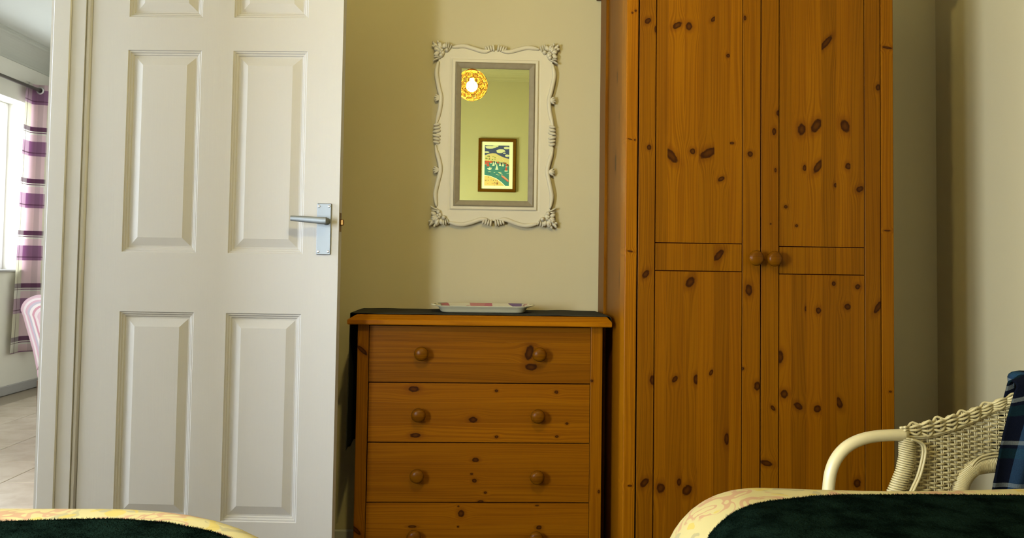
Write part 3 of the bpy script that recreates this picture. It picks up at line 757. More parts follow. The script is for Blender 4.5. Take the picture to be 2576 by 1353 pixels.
for cx, cy, rx, ry in ((0.22, 0.05, 0.22, 0.035), (0.08, 0.17, 0.10, 0.02), (0.66, 0.13, 0.18, 0.04), (0.62, 0.16, 0.12, 0.03), (0.90, 0.06, 0.14, 0.03), (0.92, 0.25, 0.10, 0.03), (0.45, 0.02, 0.12, 0.02), (0.80, 0.19, 0.06, 0.015)): blob(1, 'cloud', cx, cy, rx, ry, 12, cx*9)
P(2, 'hill', [(0, 0.25), (0.15, 0.215), (0.32, 0.195), (0.45, 0.20), (0.6, 0.25), (0.8, 0.30), (1, 0.33), (1, 0.52), (0, 0.42)])
for i in range(26):
    x = random.uniform(0.02, 0.98); y = 0.26 + 0.10*x + random.uniform(-0.03, 0.10); blob(3, random.choice(['green', 'brown', 'cloud', 'sand', 'green'] if x < .7 else ['brown', 'cloud', 'sand']), x, y, random.uniform(.015, .05), random.uniform(.006, .014), 7, i)
P(4, 'sea', [(0, 0.40), (0.35, 0.395), (0.7, 0.42), (1, 0.50), (1, 1), (0, 1)])
for i in range(60):
    x, y = random.random(), random.uniform(0.47, 0.96); blob(5, random.choice(['deep', 'deep', 'cloud', 'deep', 'sea']), x, y, random.uniform(.02, .07), random.uniform(.003, .008), 7, i)
for i in range(14): blob(6, random.choice(['dark', 'brown', 'red', 'dark']), i/13, 0.415+0.06*(i/13)**2+random.uniform(-.02, .02), random.uniform(.03, .06), 0.022, 7, i)
def boat(x, y, s, sail, hull='white'):
    P(8, sail, [(x-0.35*s, y), (x, y-1.0*s), (x+0.02*s, y)]); P(8, sail, [(x+0.06*s, y), (x+0.06*s, y-0.8*s), (x+0.40*s, y)])
    P(9, hull, [(x-0.5*s, y+0.02*s), (x+0.55*s, y+0.02*s), (x+0.4*s, y+0.16*s), (x-0.4*s, y+0.16*s)])
boat(0.14, 0.50, 0.13, 'red', 'red'); boat(0.05, 0.46, 0.10, 'red', 'pink'); boat(0.26, 0.44, 0.08, 'red'); boat(0.36, 0.49, 0.10, 'white'); boat(0.50, 0.58, 0.13, 'white')
boat(0.63, 0.49, 0.09, 'white'); boat(0.44, 0.46, 0.08, 'white'); boat(0.75, 0.50, 0.09, 'white'); boat(0.88, 0.62, 0.14, 'red'); boat(0.90, 0.52, 0.09, 'red'); boat(0.21, 0.60, 0.07, 'white')
P(8, 'white', [(0.10, 0.565), (0.30, 0.575), (0.27, 0.60), (0.14, 0.60)])
P(8, 'pink', [(0.68, 0.73), (0.80, 0.76), (0.98, 0.85), (0.99, 0.89), (0.90, 0.87), (0.70, 0.77)]); P(9, 'red', [(0.70, 0.765), (0.90, 0.855), (0.99, 0.885), (0.97, 0.905), (0.72, 0.79)])
P(8, 'cloud', [(0.56, 0.655), (0.74, 0.71), (0.73, 0.725), (0.57, 0.675)])
P(7, 'white', [(0, 0.735), (0.25, 0.76), (0.5, 0.82), (0.7, 0.905), (0.86, 1), (0, 1)])
P(8, 'sand', [(0, 0.75), (0.25, 0.775), (0.48, 0.835), (0.67, 0.915), (0.82, 1), (0, 1)])
for i in range(16): blob(9, random.choice(['dark', 'brown', 'red', 'dark']), random.uniform(0.02, 0.55), random.uniform(0.86, 0.985), 0.014, 0.010, 6, i)
P(9, 'brown', [(0.15, 0.775), (0.17, 0.775), (0.17, 0.81), (0.15, 0.81)]); P(9, 'brown', [(0.49, 0.92), (0.57, 0.92), (0.55, 0.97), (0.50, 0.97)])
obj('harbour_print', bm, mats, fp, label='colourful harbour print')

# ------------------------------------------------------------------ pendant lamp with capiz shell shade (seen in the mirror)
LX, LY, LZ = -0.046, 1.10, 2.034
lp = thing('pendant_lamp', (LX, LY, ZC), 'lit round pendant lamp of amber shell petals, seen only in the mirror', 'lamp')
LR = 0.090
def capiz():
    t = NT('amber_shell'); tr = t.n('ShaderNodeBsdfTransparent'); tl_ = t.n('ShaderNodeBsdfTranslucent'); em = t.n('ShaderNodeEmission')
    tr.inputs[0].default_value = (1.0, 0.90, 0.66, 1); tl_.inputs[0].default_value = (0.0012, 0.0005, 0.0001, 1)
    em.inputs[0].default_value = (1.0, 0.52, 0.10, 1); em.inputs[1].default_value = 0.80
    mx = t.n('ShaderNodeMixShader'); mx.inputs[0].default_value = 0.66; ad = t.n('ShaderNodeAddShader')
    t.link(tr.outputs[0], mx.inputs[1]); t.link(tl_.outputs[0], mx.inputs[2])
    t.link(mx.outputs[0], ad.inputs[0]); t.link(em.outputs[0], ad.inputs[1]); t.link(ad.outputs[0], t.out.inputs[0])
    return t.m
CAP = capiz(); WIRE = plain('copper_wire', (0.42, 0.15, 0.03), 0.4, 0.6)
ph = (1+5**0.5)/2
ico = [Vector(v).normalized() for v in [(0,1,ph),(0,-1,ph),(0,1,-ph),(0,-1,-ph),(1,ph,0),(-1,ph,0),(1,-ph,0),(-1,-ph,0),(ph,0,1),(ph,0,-1),(-ph,0,1),(-ph,0,-1)]]
R0 = Matrix.Rotation(0.35, 3, 'Z') @ Matrix.Rotation(0.5, 3, 'X')
ico = [R0 @ v for v in ico]; LC = Vector((LX, LY, LZ))
wire = bmesh.new()
def petal(c, r, rr=None):
    c = c.normalized(); n = c.orthogonal().normalized(); b = c.cross(n); rim = []
    for k in range(12):
        d = n*math.cos(2*PI*k/12) + b*math.sin(2*PI*k/12); rim.append(c*math.cos(r) + d*math.sin(r))
    bm = bmesh.new(); cv = bm.verts.new(LC + c*LR); vs = [bm.verts.new(LC + q*LR) for q in rim]
    for k in range(12): bm.faces.new((cv, vs[k], vs[(k+1) % 12]))
    obj('shell_petal', bm, CAP, lp, smooth=True)
    tube(wire, [LC + q*LR*1.004 for q in rim], 0.0016, 4, closed=True, up=c)
for v in ico:
    if v.z > 0.93: continue
    near = sorted(ico, key=lambda w: (w-v).length)[1:6]
    petal(v, 0.145)
    for w in near:
        d = (w - v*w.dot(v)).normalized()
        petal(v*math.cos(0.395) + d*math.sin(0.395), 0.246)
obj('wire_frame', wire, WIRE, lp)
bm = bmesh.new(); lathe(bm, [(0.0, 0.0), (0.03, 0.0), (0.034, 0.004), (0.030, 0.010), (0.012, 0.014), (0.012, 0.05), (0.004, 0.054), (0, 0.054)], (LX, LY, LZ+LR-0.012), (0, 0, 1), 20)
obj('lamp_holder', bm, WIRE, lp, smooth=True)
bm = bmesh.new(); tube(bm, [(LX, LY, LZ+LR+0.03), (LX, LY, ZC-0.02)], 0.003, 8, up=Vector((1, 0, 0))); obj('flex', bm, plain('white_flex', (0.7, 0.68, 0.6), 0.5), lp)
bm = bmesh.new(); lathe(bm, [(0, 0), (0.045, 0), (0.042, 0.014), (0.02, 0.024), (0.006, 0.03), (0, 0.03)], (LX, LY, ZC), (0, 0, -1), 24); obj('ceiling_rose', bm, CEIL, lp, smooth=True)
bt = NT('lit_bulb'); e = bt.n('ShaderNodeEmission'); e.inputs[0].default_value = (1.0, 0.80, 0.45, 1); e.inputs[1].default_value = 30; 
btr = bt.n('ShaderNodeBsdfTransparent'); bad = bt.n('ShaderNodeAddShader'); bt.link(e.outputs[0], bad.inputs[0]); bt.link(btr.outputs[0], bad.inputs[1]); bt.link(bad.outputs[0], bt.out.inputs[0])
bm = bmesh.new(); lathe(bm, [(0, 0), (0.016, 0.004), (0.027, 0.018), (0.029, 0.032), (0.022, 0.050), (0.014, 0.064), (0.013, 0.08), (0, 0.08)], (LX, LY, LZ-0.040), (0, 0, 1), 18)
obj('bulb', bm, bt.m, lp, smooth=True)
l = bpy.data.lights.new('lamp_light', 'POINT'); l.energy = LAMP_W; l.color = LAMP_C; l.shadow_soft_size = 0.032
lo = bpy.data.objects.new('lamp_light', l); COL.objects.link(lo); lo.location = (LX, LY, LZ-0.006)
bulb_o = bpy.data.objects['bulb']; bulb_o.visible_shadow = True

# ------------------------------------------------------------------ beds, duvets, throws
DUV = None
def duvet_mat():
    t = NT('yellow_floral_cotton'); o = t.obj()
    sc = t.n('ShaderNodeMapping'); t.link(o, sc.inputs[0]); sc.inputs['Scale'].default_value = (1, 1, 1)
    v = sc.outputs[0]
    n1 = t.noise(v, 11.0, 1.0, 0.5, 2.2); n2 = t.noise(v, 5.5, 1.0, 0.5, 0.6); n3 = t.noise(v, 18.0, 1.0, 0.5, 1.6)
    base = (0.27, 0.222, 0.092)
    olive = t.math('MULTIPLY', t.smooth(n3, 0.55, 0.58), t.smooth(n2, 0.50, 0.53))
    ringy = t.math('MULTIPLY', t.math('MULTIPLY', t.smooth(n1, 0.46, 0.475), t.smooth(n1, 0.56, 0.575, 1.0, 0.0)), t.smooth(n2, 0.53, 0.50))
    och = t.math('MULTIPLY', t.smooth(n1, 0.63, 0.65), t.smooth(n2, 0.47, 0.50))
    c = t.mix(t.math('MULTIPLY', olive, 0.75), base, (0.175, 0.148, 0.075))
    c = t.mix(t.math('MULTIPLY', ringy, 0.75), c, (0.235, 0.115, 0.065))
    c = t.mix(t.math('MULTIPLY', och, 0.7), c, (0.28, 0.20, 0.03))
    t.base(c, 0.85, spec=0.2); t.bump(t.noise(o, 5.0, 3.0), 0.25, 0.02); return t.m
DUV = duvet_mat()
SHEET = fabric('white_bed_linen', (0.62, 0.58, 0.48)); WOODB = pine('bed_frame_pine', 0, 2, (0, 0, 0), 0.9, (), 1.1)
def fleece_mat():
    t = NT('dark_green_fleece'); n = t.noise(t.obj(), 20.0, 4.0, 0.6); n2 = t.noise(t.obj(), 220.0, 3.0, 0.6)
    t.base(t.mix(t.smooth(n, 0.3, 0.7), (0.0008, 0.0018, 0.0012), (0.0030, 0.0068, 0.0044)), 1.0, spec=0.0)
    t.b.inputs['Sheen Weight'].default_value = 0.0
    t.bump(n2, 0.8, 0.004); return t.m
FLE = fleece_mat()
def bed(side, x0, x1, y1, ztop, labels, edge, cr, rr):
    """x0..x1, foot at y1; inner side faces the gap between the beds"""
    y0 = -0.62
    cx, cy = (x0+x1)/2, (y0+y1)/2
    b = thing('bed', (cx, cy, 0), labels[0], 'bed', 'single beds')
    m = 0.05
    obj('bed_base', B(x0+m, x1-m, y0+m, y1-m, 0.10, 0.30, bev=0.015, seg=2), SHEET, b)
    obj('mattress', B(x0+m, x1-m, y0+m, y1-m, 0.30, ztop-0.09, bev=0.03, seg=3), SHEET, b)
    for sx in (x0+0.12, x1-0.12):
        for sy in (y0+0.12, y1-0.14):
            bm = bmesh.new(); lathe(bm, [(0, 0), (0.022, 0), (0.026, 0.10), (0, 0.10)], (sx, sy, 0.0), (0, 0, 1), 12); obj('leg', bm, WOODB, b)
    hx, hy = (x1-x0)/2, (y1-y0)/2
    def height(x, y, lift=0.0, rad=rr):
        qx, qy = abs(x-cx)-(hx-cr), abs(y-cy)-(hy-cr)
        d = cr - math.hypot(max(qx, 0), max(qy, 0)) - min(max(qx, qy), 0) if max(qx, qy) > 0 else cr - max(qx, qy)
        z = ztop + 0.004*math.sin(x*9+1)*math.sin(y*7) 
        if d < rad:
            k = max(0.0, rad-d); z -= rad - math.sqrt(max(0.0, rad*rad-k*k))
        return z + lift, d
    # duvet: top surface plus skirt hanging to z .26
    bm = bmesh.new()
    per = []
    n = 12
    for px_, py_, a0 in ((cx+hx-cr, cy+hy-cr, 0), (cx-hx+cr, cy+hy-cr, PI/2), (cx-hx+cr, cy-hy+cr, PI), (cx+hx-cr, cy-hy+cr, 1.5*PI)):
        for k in range(n): a_ = a0 + PI/2*k/(n-1); per.append((px_, py_, math.cos(a_), math.sin(a_)))
    N = len(per)
    # densify straight runs
    dense = []
    for i in range(N):
        p, q = per[i], per[(i+1) % N]
        P0 = Vector((p[0]+cr*p[2], p[1]+cr*p[3])); P1 = Vector((q[0]+cr*q[2], q[1]+cr*q[3])); L = (P1-P0).length
        mm = max(1, int(L/0.06))
        for k in range(mm):
            t_ = k/mm; dense.append((P0.lerp(P1, t_), Vector((p[2], p[3])).lerp(Vector((q[2], q[3])), t_).normalized()))
    rows = []
    prof = []
    for k in range(13):
        a_ = PI/2*k/12; prof.append((rr*(1-math.cos(a_)), -rr*(1-math.sin(a_))))   # inset, drop  (edge -> top)
    hem = [(0.0, -(rr+0.22)), (0.0, -(rr+0.10)), (0.0, -(rr+0.03))]
    ins = hem + prof + [(rr+0.05, 0), (rr+0.12, 0), (rr+0.2, 0), (rr+0.26, 0)]
    for (d, dz_) in [q_ for q_ in ins if q_[0] < cr - 0.01]:
        row = []
        for i, (p, nn) in enumerate(dense):
            wv = 0.006*math.sin(i*0.8)*(1 if dz_ < -rr else 0)
            q = p - nn*(d - wv)
            z = ztop + dz_ + 0.004*math.sin(q.x*9+1)*math.sin(q.y*7)
            row.append(bm.verts.new((q.x, q.y, z)))
        rows.append(row)
    for A, C in zip(rows, rows[1:]):
        for k in range(len(A)): bm.faces.new((A[k], A[(k+1) % len(A)], C[(k+1) % len(A)], C[k]))
    bm.faces.new(rows[-1])
    dv_ = obj('duvet', bm, DUV, smooth=True); setp(dv_, labels[1], 'duvet', 'duvets on the beds')
    # fleece throw lying on the duvet
    Y0 = 0.25
    X0 = edge[0][0]; X1 = edge[-1][0]
    bm = bmesh.new(); lift = 0.010
    nx, ny = 90, 90
    def far_y(x):
        for (xa, ya), (xb, yb) in zip(edge, edge[1:]):
            if (x-xa)*(x-xb) <= 0 and xa != xb: return ya + (yb-ya)*(x-xa)/(xb-xa)
        return edge[-1][1]
    def tf_(u, v):
        x = X0 + (X1-X0)*(u**1.7)
        y = Y0 + (far_y(x)-Y0)*(v**0.8)
        z, d = height(x, y)
        return (x, y, z + lift + 0.0015*math.sin(13*x+4*y)*math.sin(9*y))
    V = grid(bm, nx, ny, tf_)
    bdry = [v for v in bm.verts if v.is_boundary]
    ret = bmesh.ops.extrude_edge_only(bm, edges=[e for e in bm.edges if e.is_boundary])
    for v in ret['geom']:
        if isinstance(v, bmesh.types.BMVert): v.co.z -= lift - 0.002
    th = obj('fleece_throw', bm, FLE, smooth=True); setp(th, labels[2], 'throw', 'fleece throws on the beds')
    # short pile fibres on the part in view
    bm = bmesh.new(); rnd = random.Random(3 + side)
    def fibre(x, y, z, L, out=Vector((0, 0, 0))):
        d = Vector((rnd.gauss(0, .7), rnd.gauss(0, .7), 1.0)) + out; d.normalize()
        a_ = rnd.uniform(0, PI); s_ = Vector((math.cos(a_), math.sin(a_), 0))*0.0006
        p = Vector((x, y, z)); bm.faces.new((bm.verts.new(p-s_), bm.verts.new(p+s_), bm.verts.new(p+d*L)))
    for _ in range(26000):
        u, v = rnd.random(), 1 - rnd.random()**1.6*0.45
        p = tf_(u, v); 
        if p[1] < 0.95: continue
        fibre(p[0], p[1], p[2]-0.001, rnd.uniform(0.002, 0.0045))
    for _ in range(9000):
        u = rnd.random(); p = tf_(u, 1.0); fibre(p[0], p[1], p[2]-rnd.uniform(0, 0.008), rnd.uniform(0.002, 0.0045), Vector((0, 1.0, 0)))
    for _ in range(3500):
        v = 1-rnd.random()*0.4; p = tf_(0.0 if side > 0 else 1.0, v); fibre(p[0], p[1], p[2]-rnd.uniform(0, 0.008), rnd.uniform(0.002, 0.0045), Vector((-side*0.6, 0.3, 0)))
    obj('pile', bm, FLE, th, kind='stuff')
bed(1, 0.32, 1.27, 1.60, 0.61, ('single bed on the right, below the wicker chair and wardrobe', 'yellow floral duvet on the right bed in front of the wardrobe', 'dark green fleece throw on the right bed in front of the wicker chair'),
    [(0.346, 1.20), (0.352, 1.265), (0.370, 1.305), (0.410, 1.325), (0.451, 1.340), (0.503, 1.363), (0.566, 1.387), (0.626, 1.400), (0.788, 1.407), (0.936, 1.398), (1.21, 1.400)], 0.20, 0.15)
bed(-1, -1.13, -0.185, 1.41, 0.61, ('single bed on the left, in front of the white door', 'yellow floral duvet on the left bed in front of the white door', 'dark green fleece throw on the left bed in front of the white door'),
    [(-0.285, 1.06), (-0.298, 1.125), (-0.320, 1.168), (-0.348, 1.193), (-0.377, 1.212), (-0.442, 1.238), (-0.514, 1.249), (-0.677, 1.239), (-0.95, 1.235), (-1.07, 1.230)], 0.40, 0.08)

# ------------------------------------------------------------------ wicker armchair
A0 = Vector((0.87, 2.05)); AD = Vector((0.9766, 0.2148)); N1 = Vector((1.135, 1.66)); ND = Vector((0.794, 0.608))
wc = thing('wicker_armchair', (1.25, 1.95, 0), 'white painted wicker armchair with a bent cane arm beside the wardrobe', 'armchair')
RAT = plain('cream_painted_cane', (0.42, 0.355, 0.19), 0.42, bump=(60, 0.08, 0.001), var=0.12)
WICK = plain('cream_painted_wicker', (0.37, 0.305, 0.145), 0.5, bump=(120, 0.2, 0.001), var=0.22)
# plan curve of the woven wall: far arm straight, round the back, near arm
e1 = A0 + AD*0.50; e2 = N1 + ND*0.36
plan = [A0 + AD*s for s in (0.0, 0.1, 0.2, 0.3, 0.4, 0.5)]
mid = (e1+e2)/2 + Vector((0.907, 0.4217))*0.15
plan += [e1 + AD*0.08 + Vector((0.01, -0.02)), mid + Vector((-0.05, 0.10)), mid + Vector((0.01, -0.02)), e2 + ND*0.07 + Vector((0.02, 0.0))]
plan += [N1 + ND*s for s in (0.36, 0.27, 0.18, 0.09, 0.0)]
pl2 = smoothpts([Vector((p.x, p.y, 0)) for p in plan], 8)
cum = [0.0]
for a_, b_ in zip(pl2, pl2[1:]): cum.append(cum[-1] + (b_-a_).length)
LT_ = cum[-1]
def pat(s):
    s = max(0.0, min(LT_, s))
    for i in range(len(cum)-1):
        if cum[i+1] >= s:
            t_ = (s-cum[i])/max(1e-9, cum[i+1]-cum[i]); p = pl2[i].lerp(pl2[i+1], t_); d = (pl2[i+1]-pl2[i]).normalized(); return p, Vector((d.y, -d.x, 0))
    return pl2[-1], Vector((0, 0, 0))
def W(s, z, o=0.0):
    p, n = pat(s); return Vector((p.x+n.x*o, p.y+n.y*o, z))       # positive o: towards the seat
def lerp_tab(tab, x):
    if x <= tab[0][0]: return tab[0][1]
    for (a_, va), (b_, vb) in zip(tab, tab[1:]):
        if x <= b_: return va + (vb-va)*(x-a_)/(b_-a_)
    return tab[-1][1]
TOPT = [(0.222, .600), (0.246, .608), (0.283, .612), (0.32, .619), (0.358, .625), (0.396, .632), (0.434, .640), (0.473, .650), (0.512, .660), (0.552, .675), (0.65, .70), (0.75, .715)]
LOWT = [(0.242, .577), (0.283, .5755), (0.32, .578), (0.358, .586), (0.396, .595), (0.434, .606), (0.473, .619), (0.512, .635), (0.54, .646), (0.65, .672), (0.75, .687)]
def sym(s): return s if s <= LT_/2 else LT_ - s
def ztop_(s): return lerp_tab(TOPT, sym(s))
def zlow_(s): return lerp_tab(LOWT, sym(s))
COLX = [(0.33, .125), (0.40, .165), (0.449, .194), (0.49, .214), (0.524, .223), (0.563, .223)]   # outer edge of wrapped front column: z -> s
def colx(z): return lerp_tab(COLX, z)
def hole_s(z):                                                   # left edge of the arched opening, z -> s
    tab = [(0.33, .428), (0.40, .418), (0.436, .424), (0.454, .440), (0.465, .462), (0.472, .492), (0.476, .52)]
    return lerp_tab(tab, z)
def arc_z(s):                                                    # crown of the opening
    tab = [(.375, .439), (.402, .466), (.437, .497), (.472, .508), (.503, .513), (.56, .505), (.62, .48), (.66, .44), (.68, .38)]
    return lerp_tab(tab, s)
# weave, rows of strands over and under the stakes
bm = bmesh.new()
pitch_s = 0.0215; rowh = 0.0066
nrow = int((0.70-0.34)/rowh)
for side_ in (0, 1):
    for j in range(nrow):
        zb = 0.345 + j*rowh
        run = []; s = 0.13
        while s <= LT_/2 + 0.004:
            z = zb - 0.10*(s-0.3)*0.5 + 0.0016*math.sin(s*60+j)
            ok = s > colx(z) + 0.036 and z < zlow_(s) + 0.004
            if s > 0.372 and z < arc_z(s): ok = False
            if ok:
                off_ = 0.0038*math.cos(PI*(s/pitch_s) + j*PI)
                run.append(W(s if side_ == 0 else LT_-s, z, off_))
            if (not ok or s + pitch_s/3 > LT_/2 + 0.004) and run:
                if len(run) > 2: tube(bm, run, 0.0030, 5, 0.0023)
                run = []
            s += pitch_s/3
obj('woven_panel', bm, WICK, wc, smooth=True, kind='stuff')
bm = bmesh.new()
s = 0.2
while s < LT_-0.19:
    ss = sym(s); zlo = 0.34
    if ss > 0.40: zlo = max(zlo, arc_z(ss)) if ss < 0.70 else zlo
    for o_ in (-0.0025, 0.0025): 
        if ss > colx(0.5)+0.02: tube(bm, [W(s+o_, zlo), W(s+o_*1.2, ztop_(s)-0.004)], 0.0018, 5, up=Vector((1, 0, 0)))
    s += pitch_s
obj('stake', bm, WICK, wc, smooth=True, kind='stuff')
# braided band along the top
bm = bmesh.new()
for k in range(7):
    f_k = k/6.0; pts = []; s = 0.226
    while s < LT_-0.224:
        zt, zl = ztop_(s), zlow_(s)
        ph_ = PI*s/(pitch_s*1.75)
        pinch = 0.5 + (f_k-0.5)*(0.78 + 0.22*math.cos(2*ph_))
        pts.append(W(s, zl + (zt-zl)*pinch, 0.0075*math.cos(ph_ + (k % 2)*PI) + 0.002)); s += 0.0055
    tube(bm, pts, 0.0034, 6)
for o_, dz_ in ((0.006, 0.0), (-0.004, 0.003), (0.003, -0.005)):
    pts = []; s = 0.236
    while s < LT_-0.234: pts.append(W(s, zlow_(s)+dz_, o_)); s += 0.01
    tube(bm, pts, 0.0032, 6)
obj('top_braid', bm, WICK, wc, smooth=True)
# cane arm tubes bending down to the front legs, wrapped columns
for side_ in (0, 1):
    SS = (lambda s: s) if side_ == 0 else (lambda s: LT_-s)
    bm = bmesh.new()
    pts = [(0.004, 0.0), (0.004, 0.2), (0.008, 0.40), (0.012, .461), (0.019, .500), (0.036, .532), (0.066, .558), (0.108, .574), (0.159, .5805), (0.238, .581)]
    tube(bm, smoothpts([W(SS(s), z) for s, z in pts], 5), 0.0148, 16, up=Vector((0.3, 0.9, 0.1)))
    obj('arm_cane', bm, RAT, wc, smooth=True)
    # wrapped front column: coil of cane around a core that sweeps down
    bm = bmesh.new(); zz = 0.572; core = []
    while zz > 0.335: core.append((colx(zz)+0.019, zz)); zz -= 0.0028
    tube(bm, [W(SS(a_), b_) for a_, b_ in core], 0.012, 8, 0.017, up=Vector((0, 1, 0)))
    obj('column_core', bm, WICK, wc, smooth=True)
    bm = bmesh.new()
    for (a_, b_) in core[::2]:
        c_ = W(SS(a_), b_); p, n = pat(SS(a_)); d = Vector((-n.y, n.x, 0)); tilt = -0.22 if side_ == 0 else 0.22
        loop = [c_ + d*0.0195*math.cos(2*PI*k/12) + n*0.0145*math.sin(2*PI*k/12) + Vector((0, 0, tilt*0.0195*math.cos(2*PI*k/12)*(1 if side_ == 0 else 1))) for k in range(12)]
        tube(bm, loop, 0.0029, 5, closed=True)
    obj('column_wrapping', bm, WICK, wc, smooth=True, kind='stuff')
    bm = bmesh.new()
    for o_ in (0.010, 0.015):
        tube(bm, smoothpts([W(SS(a_ + (0.004 if o_ > .012 else 0)), b_, o_) for a_, b_ in ((0.238, .572), (0.268, .563), (0.281, .550), (0.280, .524), (0.266, .480), (0.247, .446), (0.22, .40), (0.19, .35))], 5), 0.0034, 6)
    obj('edge_braid', bm, WICK, wc, smooth=True)
    # wrapped arch over the opening under the back
    bm = bmesh.new()
    arc = smoothpts([Vector((a_, b_, 0)) for a_, b_ in ((0.400, .345), (0.402, .40), (0.408, .440), (0.424, .468), (0.452, .487), (0.485, .492), (0.53, .494), (0.58, .486), (0.63, .46), (0.66, .42), (0.67, .35))], 9)
    for a_, b_ in zip(arc, arc[1:]):
        c_ = W(SS(a_.x), a_.y); p, n = pat(SS(a_.x)); t_ = (b_-a_).normalized(); d3 = Vector((-n.y, n.x, 0)); wdir = d3*(-t_.y)*(1 if side_ == 0 else -1) + Vector((0, 0, t_.x))
        wdir.normalize(); loop = [c_ + wdir*0.0205*math.cos(2*PI*k/10) + n*0.0145*math.sin(2*PI*k/10) for k in range(10)]
        tube(bm, loop, 0.0032, 5, closed=True)
    tube(bm, [W(SS(q.x), q.y) for q in arc], 0.012, 8, 0.018, up=Vector((0, 1, 0)))
    obj('arch_wrapping', bm, WICK, wc, smooth=True, kind='stuff')
    bm = bmesh.new()
    for dz_ in (0.0, 0.008): tube(bm, smoothpts([W(SS(a_), b_+dz_, 0.011) for a_, b_ in ((0.432, .487), (0.45, .503), (0.475, .512), (0.52, .517), (0.58, .508))], 4), 0.003, 6)
    obj('edge_braid', bm, WICK, wc, smooth=True)
# seat, rear legs and stretchers
sc_ = (A0+N1+e1+e2)/4
bm = bmesh.new()
ring = [A0+AD*0.02, A0+AD*0.25, e1, mid-Vector((0.03, 0.01)), e2, N1+ND*0.18, N1+ND*0.02]
tv = []
for z in (0.315, 0.350): tv.append([bm.verts.new((p.x, p.y, z)) for p in ring])
for k in range(7): bm.faces.new((tv[0][k], tv[0][(k+1) % 7], tv[1][(k+1) % 7], tv[1][k]))
bm.faces.new(tv[0]); bm.faces.new(tv[1]); obj('seat', bm, WICK, wc)
for p in (e1, e2):
    bm = bmesh.new(); tube(bm, [(p.x, p.y, 0), (p.x, p.y, 0.36)], 0.0145, 12, up=Vector((1, 0, 0))); obj('leg', bm, RAT, wc, smooth=True)
for p, q in ((A0, e1), (N1, e2), (A0, N1), (e1, e2)):
    bm = bmesh.new(); tube(bm, [(p.x, p.y, 0.15), (q.x, q.y, 0.15)], 0.009, 10); obj('stretcher', bm, RAT, wc, smooth=True)

# tartan blanket over the chair back
def tartan():
    t = NT('navy_tartan_wool'); u = t.sep(t.uv()); x, y = u[0], u[1]
    def band_(c, stops): return t.ramp(c, stops, 'CONSTANT')
    fx = t.math('FRACT', t.math('MULTIPLY', x, 3.4)); fy = t.math('FRACT', t.math('ADD', t.math('MULTIPLY', y, 5.6), 0.50))
    nv, gr, bl, wh = (0.004, 0.006, 0.014), (0.006, 0.040, 0.040), (0.05, 0.13, 0.24), (0.34, 0.38, 0.32)
    cx_ = band_(fx, [(0, nv), (0.44, bl), (0.64, (0.05, 0.12, 0.20)), (0.72, bl), (0.80, nv)])
    cy_ = band_(fy, [(0, nv), (0.20, gr), (0.44, nv), (0.52, wh), (0.62, nv)])
    c = t.mix(0.5, cx_, cy_); c = t.mix(1.0, c, (0.42, 0.40, 0.40), 'MULTIPLY')
    n = t.noise(t.obj(), 420.0, 2.0); t.base(t.mix(t.math('MULTIPLY', n, 0.5), c, (0.002, 0.003, 0.006)), 1.0, spec=0.05)
    t.b.inputs['Sheen Weight'].default_value = 0.0
    t.bump(n, 0.6, 0.002); return t.m
bm = bmesh.new()
def blank(u, v):
    # v: 0 hem inside the chair .. over the top edge .. 1 hem behind; the drape clears the braid all the way round
    zt = 0.694
    if v < 0.60: zz = 0.33 + (zt-0.33)*(v/0.60); o_ = 0.022
    elif v < 0.72: a_ = (v-0.60)/0.12*PI; zz = zt + 0.016*math.sin(a_); o_ = 0.022*math.cos(a_)
    else: zz = zt - (v-0.72)/0.28*0.22; o_ = -0.022
    sl = 0.486 + (min(zz, 0.70)-0.434)*0.283
    s = sl + (LT_ - 0.52 - sl)*u
    up_ = max(0.0, ztop_(s) - 0.676)*min(1.0, max(0.0, (zz-0.45)/0.24))
    fold = math.exp(-((u-0.17-0.05*v)/0.05)**2)
    o_ += 0.011*fold*(1.0 if v < 0.66 else -1.0) + 0.003*math.sin(v*9+u*23)*(1 if v < 0.6 else 0)
    return W(s, zz + up_ + 0.007*math.exp(-((u-0.16)/0.12)**2)*min(1.0, max(0.0, (zz-0.6)/0.09)), o_)
V = grid(bm, 60, 60, blank); uvgrid(bm, V)
bk = obj('tartan_blanket', bm, tartan(), smooth=True); setp(bk, 'navy and green tartan wool blanket draped over the wicker chair back', 'blanket')
sd_ = bk.modifiers.new('thickness', 'SOLIDIFY'); sd_.thickness = 0.005; sd_.offset = 0

